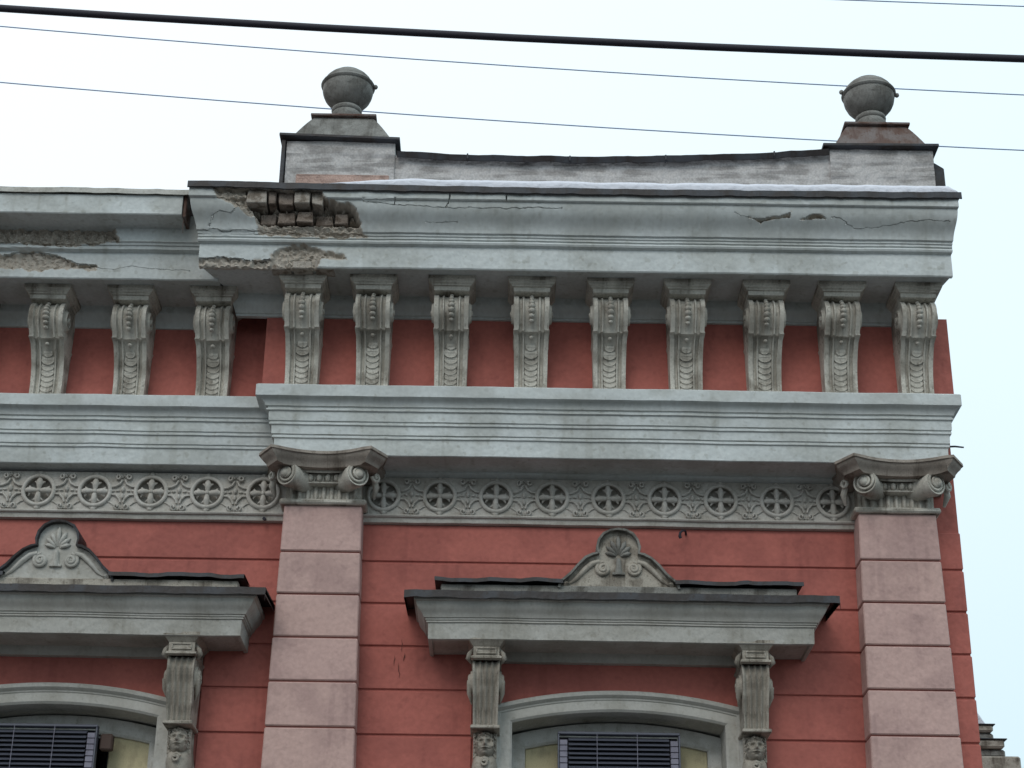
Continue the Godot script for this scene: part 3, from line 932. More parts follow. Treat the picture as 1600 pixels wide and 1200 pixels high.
# ---------------------------------------------------------------- modillions
func modillions() -> void:
	var body := modillion_body()
	var cap := modillion_cap()
	var vol := modillion_volute()
	var bead := MB.new()
	bead.ball(Vector3.ZERO, Vector3(0.021, 0.0165, 0.023), 8, 6)
	var beadm := bead.mesh()
	var scale_m := MB.new()
	var rim := []
	for i in 13:
		var a := PI + PI * i / 12.0
		rim.append(Vector3(cos(a) * 0.037, sin(a) * 0.028, 0.004))
	for i in 12:
		scale_m.tri(Vector3(0, 0.02, 0.0), rim[i + 1], rim[i])
		scale_m.quad(rim[i], rim[i + 1], rim[i + 1] - Vector3(0, 0, 0.014), rim[i] - Vector3(0, 0, 0.014))
	scale_m.quad(Vector3(-0.037, 0.02, 0), Vector3(0.037, 0.02, 0), rim[12], rim[0])
	scale_m.tube(rim, [0.004], 5)
	var scalem := scale_m.mesh()
	var bay := [-1.188, -0.780, -0.328, 0.135, 0.590, 1.034, 1.489, 1.928, 2.368]
	var side := [-2.70, -2.215, -1.73, -3.185, -3.67, -4.155, -4.64]
	for k in bay.size() + side.size():
		var in_bay := k < bay.size()
		var x: float = bay[k] if in_bay else side[k - bay.size()]
		var m := part("modillion", house, Vector3(x, 5.868, 0.18 if in_bay else 0.0))
		m.scale = Vector3(1.0 + 0.03 * na.get_noise_1d(x * 50), 1.0, 1.0)
		var t := put("scroll_body", body, M.stone, m)
		put("cap", cap, M.stone, m)
		for s in [-1, 1]:
			var v := put("volute", vol, M.stone, m, Vector3(s * 0.094, 0.465, 0.205))
			v.rotation.y = 0.0 if s > 0 else PI
		var j := 0
		for y in [0.548, 0.522, 0.496, 0.47, 0.444, 0.418, 0.394]:
			var o := put("bead", beadm, M.stone, m, Vector3(0.0, y, front_z(y) - 0.002))
			o.scale = Vector3.ONE * [0.6, 0.7, 0.85, 1.0, 1.0, 0.85, 0.7][j]
			j += 1
		put("bead", beadm, M.stone, m, Vector3(0, 0.325, front_z(0.325) - 0.003)).scale = Vector3.ONE * 0.65
		for q in 9:
			var y := 0.285 - 0.0335 * q
			var o := put("scale", scalem, M.stone, m, Vector3(0.003 * na.get_noise_1d(q * 9 + x * 40), y, front_z(y) - 0.016))
			o.rotation.x = atan2(front_z(y + 0.02) - front_z(y - 0.02), 0.04) - 0.06
			o.scale = Vector3.ONE * (0.72 if q == 0 else 1.0 - 0.01 * q)

const FZ := [Vector2(0.0, 0.116), Vector2(0.04, 0.108), Vector2(0.10, 0.104), Vector2(0.16, 0.110), Vector2(0.22, 0.127), Vector2(0.28, 0.158), Vector2(0.325, 0.192), Vector2(0.346, 0.212), Vector2(0.350, 0.238), Vector2(0.358, 0.242), Vector2(0.372, 0.252), Vector2(0.40, 0.276), Vector2(0.43, 0.296), Vector2(0.46, 0.307), Vector2(0.485, 0.308), Vector2(0.51, 0.300), Vector2(0.535, 0.283), Vector2(0.555, 0.262), Vector2(0.570, 0.240)]

func front_z(y: float) -> float:
	for i in range(1, FZ.size()):
		if y <= FZ[i].x:
			return lerpf(FZ[i - 1].y, FZ[i].y, (y - FZ[i - 1].x) / (FZ[i].x - FZ[i - 1].x))
	return FZ[-1].y

func modillion_body() -> ArrayMesh:
	var b := MB.new()
	var ys := []
	for i in FZ.size() - 1:
		var k := 2 if FZ[i + 1].x - FZ[i].x > 0.03 else 1
		for q in k: ys.append(lerpf(FZ[i].x, FZ[i + 1].x, float(q) / k))
	ys.append(FZ[-1].x)
	ys.reverse()
	# across: rail, groove, inner fillet, channel, bead strip and back
	var cols := [[-1.0, -1.0], [-1.0, 0.0], [-0.74, 0.0], [-0.70, -0.022], [-0.55, -0.022], [-0.50, -0.006], [-0.42, -0.006], [-0.38, -0.022], [0.38, -0.022], [0.42, -0.006], [0.50, -0.006], [0.55, -0.022], [0.70, -0.022], [0.74, 0.0], [1.0, 0.0], [1.0, -1.0]]
	var P := PackedVector3Array()
	for c in cols:
		for y in ys:
			var w := lerpf(0.092, 0.102, y / 0.575)
			if y > 0.34 and y < 0.352: w += 0.005
			P.append(Vector3(c[0] * w, y, 0.0 if c[1] < -0.5 else front_z(y) + c[1]))
	b.grid(P, PackedColorArray(), cols.size(), ys.size(), 0.75)
	return b.mesh()

func modillion_cap() -> ArrayMesh:
	var b := MB.new()
	# rings of half width, depth and height, from the soffit down
	var prof := [Vector3(0.137, 0.343, 0.645), Vector3(0.137, 0.343, 0.619), Vector3(0.131, 0.337, 0.615), Vector3(0.126, 0.332, 0.604), Vector3(0.116, 0.322, 0.598), Vector3(0.114, 0.320, 0.592), Vector3(0.105, 0.308, 0.588), Vector3(0.103, 0.303, 0.566), Vector3(0.098, 0.29, 0.562)]
	var P := PackedVector3Array()
	for k in 4:
		for p in prof:
			P.append([Vector3(-p.x, p.z, -0.01), Vector3(-p.x, p.z, p.y), Vector3(p.x, p.z, p.y), Vector3(p.x, p.z, -0.01)][k])
	b.grid(P, PackedColorArray(), 4, prof.size(), 0.9)
	b.quad(Vector3(-0.098, 0.562, 0.29), Vector3(0.098, 0.562, 0.29), Vector3(0.098, 0.562, -0.01), Vector3(-0.098, 0.562, -0.01))
	return b.mesh()

func modillion_volute() -> ArrayMesh:
	var b := MB.new()
	var bas := Basis(Vector3(0, 0, 1), -PI / 2)
	b.lathe(Vector3.ZERO, [Vector2(0, 0.03), Vector2(0.014, 0.028), Vector2(0.02, 0.012), Vector2(0.036, 0.010), Vector2(0.044, 0.022), Vector2(0.054, 0.022), Vector2(0.06, 0.010), Vector2(0.068, 0.008), Vector2(0.070, 0.008), Vector2(0.076, -0.01)], 20, Color.WHITE, bas, 0.6)
	return b.mesh()

# ---------------------------------------------------------------- parapet, pedestals, finials
func parapet() -> void:
	var p := part("parapet", house)
	tag(p, "low weathered parapet wall between the two finial pedestals")
	var pr := [Vector2(-0.2, 7.505), Vector2(0.18, 7.505), Vector2(0.175, 7.2), Vector2(0.175, 6.93)]
	put("parapet_wall", moulding(pr, 0.17, -0.72, 0, 1.98, 0, steps(60), INF, INF, func(q, col):
		if q.y > 7.46: q.y = coping_top(q.x) - 0.012
		q.z += 0.006 * nb.get_noise_2d(q.x * 5, q.y * 28)
		return [q, col], 0.03), M.attic, p)
	# sagging sheet coping
	var P := PackedVector3Array()
	var n := 90
	for i in n + 1:
		var t := float(i) / n
		var x := lerpf(-0.70, 1.965, t)
		var top := coping_top(x)
		var fr := 0.235 + 0.012 * na.get_noise_1d(x * 2.4)
		var lip := 0.046 + 0.010 * na.get_noise_1d(x * 5 + 30)
		for q in [Vector2(-0.24, top + 0.01), Vector2(fr - 0.02, top), Vector2(fr, top - 0.012), Vector2(fr - 0.015, top - lip), Vector2(fr - 0.022, top - lip), Vector2(fr - 0.03, top - 0.02), Vector2(-0.24, top - 0.005)]:
			P.append(Vector3(x, q.y, q.x))
	var b := MB.new()
	b.grid(P, PackedColorArray(), n + 1, 7, 0.85)
	put("coping", b.mesh(), M.tin, p)
	for k in 4:
		b = MB.new()
		var x: float = [-0.27, 0.36, 0.95, 1.62][k]
		b.bevel(Vector3(x, coping_top(x) - 0.045, 0.20), Vector3(x + 0.010, coping_top(x) - 0.008, 0.243), 0.003)
		put("seam", b.mesh(), M.tin, p)
	for k in 2:
		pedestal(k)

func coping_top(x: float) -> float:
	var t := clampf((x + 0.70) / 2.665, 0.0, 1.0)
	return 7.538 - 0.117 * t + 0.182 * t * t + 0.003 * nb.get_noise_1d(x * 7)

func pedestal(k: int) -> void:
	var x0: float = [-1.385, 1.975][k]
	var x1: float = [-0.715, 2.615][k]
	var cx := (x0 + x1) / 2
	var p := part("pedestal", house, Vector3(cx, 0, 0))
	tag(p, ["plaster pedestal with grey sheet cap rising above the broken end of the cornice", "plaster pedestal with rusty sheet cap at the outer corner"][k])
	var hw := (x1 - x0) / 2
	var pr := [Vector2(-0.32, 7.61), Vector2(0.2, 7.61), Vector2(0.2, 7.52), Vector2(0.192, 7.5), Vector2(0.196, 7.42), Vector2(0.19, 7.4), Vector2(0.19, 6.93)]
	put("pedestal_block", moulding(pr, 0.0, -hw, 0.0, hw, 0.0, steps(24), -0.30, -0.30, func(q, col):
		return [q + Vector3(0, 0, 0.006 * nb.get_noise_2d(q.x * 6, q.y * 28)), col], 0.02), M.attic, p)
	# sheet edge, sloping hood and top plate
	var b := MB.new()
	var tilt: float = [-0.012, 0.002][k]
	var yb := 7.612
	b.hexa([Vector3(-hw - 0.045, yb - tilt, -0.36), Vector3(hw + 0.03, yb + tilt, -0.36), Vector3(hw + 0.03, yb + 0.022 + tilt, -0.36), Vector3(-hw - 0.045, yb + 0.022 - tilt, -0.36),
		Vector3(-hw - 0.045, yb - tilt, 0.245), Vector3(hw + 0.03, yb + tilt, 0.25), Vector3(hw + 0.03, yb + 0.02 + tilt, 0.25), Vector3(-hw - 0.045, yb + 0.02 - tilt, 0.245)], 0.003)
	put("sheet_edge", b.mesh(), M.tin, p)
	var P := PackedVector3Array()
	for i in 5:
		var sx: float = [-1, 1, 1, -1, -1][i]
		var sz: float = [1, 1, -1, -1, 1][i]
		for j in 7:
			var t := j / 6.0
			var w := lerpf(0.175, hw - 0.03, pow(t, 0.85))
			var d := lerpf(0.175, 0.255, pow(t, 0.85))
			P.append(Vector3(sx * w, lerpf(7.83, yb + 0.018, t), -0.04 + sz * d))
	b = MB.new()
	b.grid(P, PackedColorArray(), 5, 7, 0.9)
	put("sheet_hood", b.mesh(), M.rusty if k else M.dark_stone, p)
	b = MB.new()
	b.bevel(Vector3(-0.205, 7.825, -0.245), Vector3(0.205, 7.842, 0.165), 0.003)
	put("top_plate", b.mesh(), M.rusty, p)
	if k == 0:
		b = MB.new()
		b.bevel(Vector3(-hw + 0.07, 7.30, 0.17), Vector3(hw - 0.03, 7.375, 0.201), 0.005)
		put("base_strip", b.mesh(), M.brick_pink, p)
		b = MB.new()
		b.bevel(Vector3(-hw - 0.03, 7.0, 0.12), Vector3(-hw - 0.006, 7.61, 0.215), 0.003)
		put("side_flashing", b.mesh(), M.tin, p)
	else:
		b = MB.new()
		b.hexa([Vector3(hw - 0.02, 6.95, -0.2), Vector3(hw + 0.085, 6.95, -0.2), Vector3(hw + 0.085, 7.53, -0.2), Vector3(hw - 0.02, 7.60, -0.2),
			Vector3(hw - 0.02, 6.95, 0.13), Vector3(hw + 0.08, 6.95, 0.13), Vector3(hw + 0.08, 7.53, 0.13), Vector3(hw - 0.02, 7.60, 0.13)], 0.006)
		put("side_flashing", b.mesh(), M.tin, p)
	# ball finial on a turned neck
	var f := part("finial", house, Vector3(cx + [-0.005, 0.01][k], 7.842, -0.05))
	f.scale = Vector3(0.98, 0.86, 0.98)
	tag(f, ["dark stone ball finial with one knob above the broken cornice end", "dark stone ball finial with two knobs at the outer corner"][k])
	b = MB.new()
	b.lathe(Vector3.ZERO, [Vector2(0.0, 0.225), Vector2(0.072, 0.222), Vector2(0.072, 0.205), Vector2(0.086, 0.2), Vector2(0.098, 0.188), Vector2(0.1, 0.174), Vector2(0.094, 0.16), Vector2(0.088, 0.156), Vector2(0.098, 0.142), Vector2(0.1, 0.115), Vector2(0.092, 0.075), Vector2(0.078, 0.04), Vector2(0.074, 0.015), Vector2(0.086, 0.0), Vector2(0.0, 0.0)], 28)
	put("neck", b.mesh(), M.dark_stone, f)
	b = MB.new()
	var pr2 := [Vector2(0.0, 0.535), Vector2(0.045, 0.53), Vector2(0.082, 0.514), Vector2(0.1, 0.503), Vector2(0.1, 0.494), Vector2(0.128, 0.477), Vector2(0.15, 0.448), Vector2(0.158, 0.425), Vector2(0.159, 0.414), Vector2(0.172, 0.41), Vector2(0.178, 0.396), Vector2(0.172, 0.382), Vector2(0.164, 0.378), Vector2(0.166, 0.352), Vector2(0.16, 0.318), Vector2(0.146, 0.28), Vector2(0.124, 0.248), Vector2(0.096, 0.222), Vector2(0.07, 0.212)]
	b.lathe(Vector3.ZERO, pr2, 32)
	put("ball", b.mesh(), M.dark_stone, f)
	for s in ([1] if k == 0 else [-1, 1]):
		b = MB.new()
		b.ball(Vector3(s * 0.182, 0.385 + (0.02 if s < 0 else 0.0), 0.02), Vector3(0.016, 0.018, 0.018), 8, 6)
		put("knob", b.mesh(), M.dark_stone, f)

# ---------------------------------------------------------------- windows with hoods
func windows() -> void:
	for k in 2:
		var cx: float = WC[k]
		var w := part("window", house, Vector3(cx, 0, 0))
		tag(w, ["arched window with dark louvred blind between the two pilasters", "arched window with dark louvred blind under the hood with pale crest"][k])
		put("surround", surround_mesh(), M.hood, w)
		window_inside(w, k)
		hood(cx, k)
		for s in [-1, 1]:
			bracket(cx + s * 0.725, k, s)

func arch(sx: float, crown: float, spring: float, k: int, low: float) -> Array:
	# points with outward mitre normals, from the left foot over the arch to the right foot
	var sag := crown - spring
	var R := (sx * sx + sag * sag) / (2 * sag)
	var cy := crown - R
	var out := [[Vector2(-sx, low), Vector2(-1, 0)]]
	var a0 := asin(sx / R)
	for i in k + 1:
		var a := lerpf(-a0, a0, float(i) / k)
		var nrm := Vector2(sin(a), cos(a))
		var p := Vector2(sin(a) * R, cy + cos(a) * R)
		if i == 0: nrm = (nrm + Vector2(-1, 0)) / (1.0 + nrm.dot(Vector2(-1, 0)))
		if i == k: nrm = (nrm + Vector2(1, 0)) / (1.0 + nrm.dot(Vector2(1, 0)))
		out.append([p, nrm])
	out.append([Vector2(sx, low), Vector2(1, 0)])
	return out

func sweep_arch(path: Array, prof: Array, b: MB) -> void:
	var P := PackedVector3Array()
	for s in path:
		for p in prof:
			var q: Vector2 = s[0] + s[1] * p.x
			P.append(Vector3(q.x, q.y, p.y))
	b.grid(P, PackedColorArray(), path.size(), prof.size(), 0.85)

func surround_mesh() -> ArrayMesh:
	var b := MB.new()
	sweep_arch(arch(0.58, 4.092, 4.025, 28, 2.2), [Vector2(0.112, -0.02), Vector2(0.112, 0.05), Vector2(0.104, 0.058), Vector2(0.088, 0.058), Vector2(0.08, 0.048), Vector2(0.074, 0.036), Vector2(0.066, 0.034), Vector2(0.062, 0.028), Vector2(0.05, 0.03), Vector2(0.03, 0.037), Vector2(0.012, 0.037), Vector2(0.0, 0.026), Vector2(0.0, -0.26)], b)
	b.bevel(Vector3(-0.75, 2.08, -0.2), Vector3(0.75, 2.2, 0.16), 0.01)
	return b.mesh()

func window_inside(w: Node3D, k: int) -> void:
	var b := MB.new()
	sweep_arch(arch(0.555, 4.045, 3.975, 24, 2.2), [Vector2(0.04, -0.195), Vector2(-0.035, -0.195), Vector2(-0.05, -0.205), Vector2(-0.05, -0.25)], b)
	b.box(Vector3(-0.6, 2.2, -0.46), Vector3(0.6, 4.2, -0.44))
	put("frame", b.mesh(), M.frame, w)
	for s in [-1, 1]:
		b = MB.new()
		var q := [Vector2(0.505 * s, 2.22), Vector2(0.505 * s, 3.945), Vector2(0.28 * s, 3.99), Vector2(0.28 * s, 2.22)]
		var hexv := []
		var idx := [3, 0, 1, 2] if s > 0 else [0, 3, 2, 1]
		for z in [-0.245, -0.225]:
			for i in idx: hexv.append(Vector3(q[i].x, q[i].y, z))
		b.hexa(hexv, 0.004)
		put("board", b.mesh(), M.yellow, w)
	b = MB.new()
	b.box(Vector3(-0.30, 2.22, -0.24), Vector3(0.30, 4.0, -0.232))
	put("pane", b.mesh(), M.glass, w)
	# louvred blind standing forward of the frame
	var dx: float = [0.006, -0.09][k]
	var hw := 0.335
	var top := 4.0
	var zc := -0.07
	b = MB.new()
	b.bevel(Vector3(dx - hw, top - 0.014, zc - 0.03), Vector3(dx + hw, top, zc + 0.02), 0.003)
	b.bevel(Vector3(dx - hw, 2.25, zc - 0.03), Vector3(dx - hw + 0.009, top - 0.015, zc + 0.02), 0.002)
	b.bevel(Vector3(dx + hw - 0.009, 2.25, zc - 0.03), Vector3(dx + hw, top - 0.015, zc + 0.02), 0.002)
	put("blind_frame", b.mesh(), M.slat, w)
	for s in [-1, 1]:
		b = MB.new()
		var x: float = dx + s * (hw - 0.032)
		var y := 2.27
		while y < top - 0.04:
			b.bevel(Vector3(x - 0.021, y, zc - 0.02), Vector3(x + 0.021, y + 0.029, zc + 0.012), 0.002)
			y += 0.0325
		put("stile", b.mesh(), M.stile, w)
	var slat := MB.new()
	slat.hexa([Vector3(-0.275, 0.012, -0.022), Vector3(0.275, 0.012, -0.022), Vector3(0.275, 0.016, -0.022), Vector3(-0.275, 0.016, -0.022), Vector3(-0.275, -0.008, 0.012), Vector3(0.275, -0.008, 0.012), Vector3(0.275, -0.003, 0.014), Vector3(-0.275, -0.003, 0.014)], 0.0)
	var sm := slat.mesh()
	for i in 68:
		var o := put("slat", sm, M.slat, w, Vector3(dx, top - 0.04 - 0.0252 * i, zc))
		o.rotation.z = 0.004 * na.get_noise_1d(i * 7.0 + k * 90)
	for x in [-0.12, 0.10]:
		b = MB.new()
		b.tube([Vector3(dx + x, 2.26, zc + 0.017), Vector3(dx + x, 3.99, zc + 0.017)], [0.002], 5)
		put("cord", b.mesh(), M.stile, w)
	# dark backing behind the slats
	b = MB.new()
	b.box(Vector3(dx - hw + 0.01, 2.25, zc - 0.06), Vector3(dx + hw - 0.01, top - 0.016, zc - 0.05))
	put("blind_backing", b.mesh(), M.cable, w)
	if k == 1:
		b = MB.new()
		b.bevel(Vector3(0.255, 3.87, -0.14), Vector3(0.325, 3.96, -0.09), 0.008)
		put("blind_bracket", b.mesh(), M.brown, w)

func hood(cx: float, k: int) -> void:
	var h := part("window_hood", house, Vector3(cx, 0, 0))
	tag(h, ["grey window hood with a soot-darkened shell crest above the bay window", "grey window hood with a pale crest and bent dark sheet cover"][k])
	var pr := [Vector2(-0.01, 4.665), Vector2(0.40, 4.622), Vector2(0.405, 4.618), Vector2(0.405, 4.598), Vector2(0.398, 4.593)]
	pr += curve(Vector2(0.394, 4.592), Vector2(0.385, 4.545), Vector2(0.362, 4.55), Vector2(0.35, 4.515), 8)
	pr += [Vector2(0.342, 4.512), Vector2(0.342, 4.504), Vector2(0.335, 4.50), Vector2(0.337, 4.492), Vector2(0.328, 4.488), Vector2(0.325, 4.402), Vector2(0.318, 4.398), Vector2(0.305, 4.398), Vector2(0.30, 4.41), Vector2(0.05, 4.41), Vector2(0.045, 4.395), Vector2(0.03, 4.375), Vector2(0.025, 4.365), Vector2(-0.01, 4.362)]
	put("hood_moulding", moulding(pr, 0.0, -0.715, 1.0, 0.715, 1.0, steps(60), 0.0, 0.0, null, 0.03), M.hood, h)
	# sheet cover with a drip edge all round
	var n := 70
	var b := MB.new()
	var P := PackedVector3Array()
	for i in n + 3:
		var t := clampf((i - 1) / float(n), 0, 1)
		var x := lerpf(-1.172, 1.172, t)
		var wv := 0.004 * na.get_noise_1d((x + cx) * 4) + 0.002 * nb.get_noise_1d((x + cx) * 13)
		for p in [Vector2(-0.01, 4.678), Vector2(0.40, 4.645), Vector2(0.432, 4.640), Vector2(0.436, 4.598 + wv), Vector2(0.430, 4.598 + wv), Vector2(0.41, 4.632), Vector2(-0.01, 4.668)]:
			var z: float = p.x
			var y: float = p.y + wv
			if i == 0 or i == n + 2:
				y -= 0.035
			P.append(Vector3(x, y, z))
	b.grid(P, PackedColorArray(), n + 3, 7, 0.8)
	put("sheet_cover", b.mesh(), M.tin, h)
	# blocking course with its own bent sheet
	b = MB.new()
	b.bevel(Vector3(-0.985, 4.68, 0.0), Vector3(0.985, 4.757, 0.19), 0.006)
	put("blocking_course", b.mesh(), M.soot if k == 0 else M.bracket, h)
	for s in [-1, 1]:
		P = PackedVector3Array()
		for i in 31:
			var x: float = s * lerpf(0.31 if k == 0 else 0.27, 1.02, i / 30.0)
			if s < 0: x = -lerpf(1.02, 0.31, i / 30.0)
			var wv := 0.012 * na.get_noise_1d((x + cx) * 3.1) + 0.004 * nb.get_noise_1d((x + cx) * 9)
			for p in [Vector2(-0.01, 4.80), Vector2(0.2, 4.79), Vector2(0.222, 4.785), Vector2(0.225, 4.762), Vector2(0.219, 4.762), Vector2(0.205, 4.776), Vector2(-0.01, 4.785)]:
				P.append(Vector3(x, p.y + wv, p.x))
		b = MB.new()
		b.grid(P, PackedColorArray(), 31, 7, 0.8)
		put("blocking_sheet", b.mesh(), M.tin, h)
	crest(h, k)

func crest(h: Node3D, k: int) -> void:
	var half := [Vector2(0.325, 4.74), Vector2(0.32, 4.775), Vector2(0.30, 4.79), Vector2(0.26, 4.825), Vector2(0.22, 4.875), Vector2(0.18, 4.915), Vector2(0.14, 4.935), Vector2(0.107, 4.945), Vector2(0.112, 4.985), Vector2(0.102, 5.025), Vector2(0.078, 5.058), Vector2(0.042, 5.078), Vector2(0.0, 5.084)]
	var line := []
	for p in half: line.append(Vector2(-p.x, p.y))
	for i in range(half.size() - 2, -1, -1): line.append(half[i])
	var z := 0.165
	var tone := Color.WHITE
	var cm: Material = M.soot if k == 0 else M.hood
	var b := MB.new()
	var ids := Geometry2D.triangulate_polygon(PackedVector2Array(line))
	for t in range(0, ids.size(), 3):
		var q := []
		for i in 3: q.append(Vector3(line[ids[t + i]].x, line[ids[t + i]].y, z))
		if (q[0] - q[2]).cross(q[0] - q[1]).z > 0: b.tri(q[0], q[1], q[2], tone)
		else: b.tri(q[0], q[2], q[1], tone)
	put("crest", b.mesh(), M.bracket if k == 0 else M.hood, h, Vector3(0.0 if k == 0 else -0.04, 0, 0))
	# sheet bent over the outline
	var P := PackedVector3Array()
	for i in line.size():
		var a: Vector2 = line[max(i - 1, 0)]
		var e: Vector2 = line[min(i + 1, line.size() - 1)]
		var t := (e - a).normalized()
		var nrm := Vector2(-t.y, t.x)
		var p: Vector2 = line[i]
		var th := 0.014 + 0.004 * na.get_noise_1d(p.x * 20 + k * 40)
		for q in [Vector2(th, -0.01), Vector2(th, 0.195), Vector2(th - 0.002, 0.205), Vector2(0.0, 0.203), Vector2(0.0, 0.16)]:
			P.append(Vector3(p.x + nrm.x * q.x, p.y + nrm.y * q.x, q.y))
	b = MB.new()
	b.grid(P, PackedColorArray(), line.size(), 5, 0.8)
	put("crest_sheet", b.mesh(), M.soot if k == 0 else M.tin, h, Vector3(0.0 if k == 0 else -0.04, 0, 0))
	# raised rim, two scrolls, palmette
	b = MB.new()
	for s in [-1, 1]:
		b.tube([Vector3(s * 0.29, 4.765, z), Vector3(s * 0.24, 4.80, z + 0.006), Vector3(s * 0.19, 4.855, z + 0.008), Vector3(s * 0.145, 4.893, z + 0.01), Vector3(s * 0.105, 4.903, z + 0.012)], [0.004, 0.012, 0.016, 0.016, 0.014], 6, tone)
		b.tube(spiral(Vector3(s * 0.085, 4.862, z + 0.008), 0.042, 1.9, -s, PI / 2, Basis.IDENTITY, 30, 0.2), [0.0115], 6, tone)
		b.ball(Vector3(s * 0.085, 4.862, z + 0.012), Vector3(0.013, 0.013, 0.014), 8, 5, tone)
		b.tube([Vector3(s * 0.30, 4.752, z), Vector3(s * 0.288, 4.775, z + 0.01), Vector3(s * 0.30, 4.79, z + 0.004)], [0.012, 0.02, 0.006], 6, tone)
	put("crest_scroll", b.mesh(), M.bracket if k == 0 else M.hood, h, Vector3(0.0 if k == 0 else -0.04, 0, 0))
	b = MB.new()
	b.tube([Vector3(0, 4.835, z), Vector3(0, 4.87, z + 0.012), Vector3(0, 4.92, z + 0.014)], [0.026, 0.016, 0.012], 7, tone)
	b.bevel(Vector3(-0.035, 4.826, z), Vector3(0.035, 4.842, z + 0.016), 0.003, tone)
	for i in 7:
		var a := (i - 3) * 0.42
		var d := Vector3(sin(a), cos(a), 0)
		var base := Vector3(0, 4.935, z)
		var ln: float = [0.075, 0.09, 0.105, 0.13, 0.105, 0.09, 0.075][i]
		b.tube([base + d * 0.015, base + d * ln * 0.4 + Vector3(0, 0, 0.012), base + d * ln * 0.75 + Vector3(0, 0, 0.012), base + d * ln], [0.005, 0.011, 0.013, 0.004], 6, tone)
	put("palmette", b.mesh(), cm, h, Vector3(0.0 if k == 0 else -0.04, 0, 0))

# ---------------------------------------------------------------- carved brackets
func bracket(x: float, k: int, s: int) -> void:
	var br := part("bracket", house, Vector3(x, 0, 0))
	var b := MB.new()
	var prof := [Vector3(0.100, 0.325, 4.42), Vector3(0.100, 0.325, 4.403), Vector3(0.094, 0.318, 4.398), Vector3(0.08, 0.302, 4.384), Vector3(0.074, 0.296, 4.376), Vector3(0.070, 0.29, 4.372), Vector3(0.070, 0.285, 4.325), Vector3(0.082, 0.296, 4.318), Vector3(0.082, 0.296, 4.308), Vector3(0.07, 0.27, 4.302)]
	var P := PackedVector3Array()
	for q in 4:
		for p in prof:
			P.append([Vector3(-p.x, p.z, -0.01), Vector3(-p.x, p.z, p.y), Vector3(p.x, p.z, p.y), Vector3(p.x, p.z, -0.01)][q])
	b.grid(P, PackedColorArray(), 4, prof.size(), 0.9)
	# little framed panel and corner leaves
	for e in [[-0.055, 4.331, 0.055, 4.338], [-0.055, 4.359, 0.055, 4.366], [-0.055, 4.338, -0.047, 4.359], [0.047, 4.338, 0.055, 4.359]]:
		b.bevel(Vector3(e[0], e[1], 0.28), Vector3(e[2], e[3], 0.296), 0.002)
	for t in [-1, 1]:
		b.tube([Vector3(t * 0.07, 4.372, 0.25), Vector3(t * 0.09, 4.34, 0.26), Vector3(t * 0.097, 4.318, 0.25), Vector3(t * 0.08, 4.296, 0.22)], [0.006, 0.013, 0.016, 0.006], 6)
	put("cap", b.mesh(), M.bracket, br)
	# fluted shaft
	b = MB.new()
	var line := [Vector2(4.305, 0.245), Vector2(4.28, 0.262), Vector2(4.245, 0.27), Vector2(4.20, 0.262), Vector2(4.14, 0.243), Vector2(4.08, 0.222), Vector2(4.02, 0.206), Vector2(3.965, 0.198)]
	P = PackedVector3Array()
	var cols := [[-1.0, -9.0]]
	var nf := 49
	for i in nf:
		var u := i / float(nf - 1) * 2.0 - 1.0
		var gdep := 0.0
		if absf(u) < 0.86: gdep = -0.02 * absf(sin((u + 0.86) / 1.72 * PI * 4.0))
		if absf(u) > 0.93: gdep = 0.004
		cols.append([u, gdep])
	cols.append([1.0, -9.0])
	for c in cols:
		for p in line:
			P.append(Vector3(c[0] * lerpf(0.0655, 0.0735, (p.x - 3.965) / 0.34), p.x, 0.0 if c[1] < -1 else p.y + c[1]))
	b.grid(P, PackedColorArray(), cols.size(), line.size(), 0.5)
	put("shaft", b.mesh(), M.bracket, br)
	for t in [-1, 1]:
		b = MB.new()
		b.lathe(Vector3(t * 0.068, 4.205, 0.17), [Vector2(0, 0.036), Vector2(0.012, 0.034), Vector2(0.018, 0.022), Vector2(0.028, 0.022), Vector2(0.034, 0.03), Vector2(0.042, 0.026), Vector2(0.048, 0.012), Vector2(0.06, 0.016), Vector2(0.066, 0.0)], 18, Color.WHITE, Basis(Vector3(0, 0, 1), -PI / 2 * t), 0.6)
		b.tube([Vector3(t * 0.085, 4.19, 0.21), Vector3(t * 0.088, 4.14, 0.19), Vector3(t * 0.075, 4.09, 0.15)], [0.018, 0.014, 0.004], 6)
		put("volute", b.mesh(), M.bracket, br)
	b = MB.new()
	b.bevel(Vector3(-0.079, 3.944, 0.0), Vector3(0.079, 3.963, 0.222), 0.004)
	put("ledge", b.mesh(), M.bracket, br)
	# small carved head and the tapering body below it
	b = MB.new()
	mask_face(b, Vector3(0, 3.878, 0.10), 0.064, 0.07, 0.115, x)
	put("carved_head", b.mesh(), M.bracket, br)
	b = MB.new()
	P = PackedVector3Array()
	var bl := [[3.945, 0.06, 0.06], [3.84, 0.062, 0.10], [3.80, 0.070, 0.15], [3.76, 0.076, 0.158], [3.70, 0.07, 0.14], [3.60, 0.055, 0.10], [3.50, 0.04, 0.06], [3.45, 0.01, 0.02]]
	for i in 13:
		var u := i / 12.0 * 2.0 - 1.0
		for p in bl:
			P.append(Vector3(u * p[1], p[0] + 0.01 * cos(u * 9) * (1.0 if p[0] < 3.83 and p[0] > 3.5 else 0.0), p[2] * sqrt(maxf(0.0, 1.0 - 0.8 * u * u)) if absf(u) < 0.99 else 0.0))
	b.grid(P, PackedColorArray(), 13, bl.size(), 0.5)
	b.tube(spiral(Vector3(0, 3.775, 0.16), 0.024, 1.4, 1, 0.4, Basis.IDENTITY, 16, 0.3), [0.009], 5)
	put("body", b.mesh(), M.bracket, br)

func gg(x: float, s: float) -> float:
	return exp(-x * x / (2 * s * s))

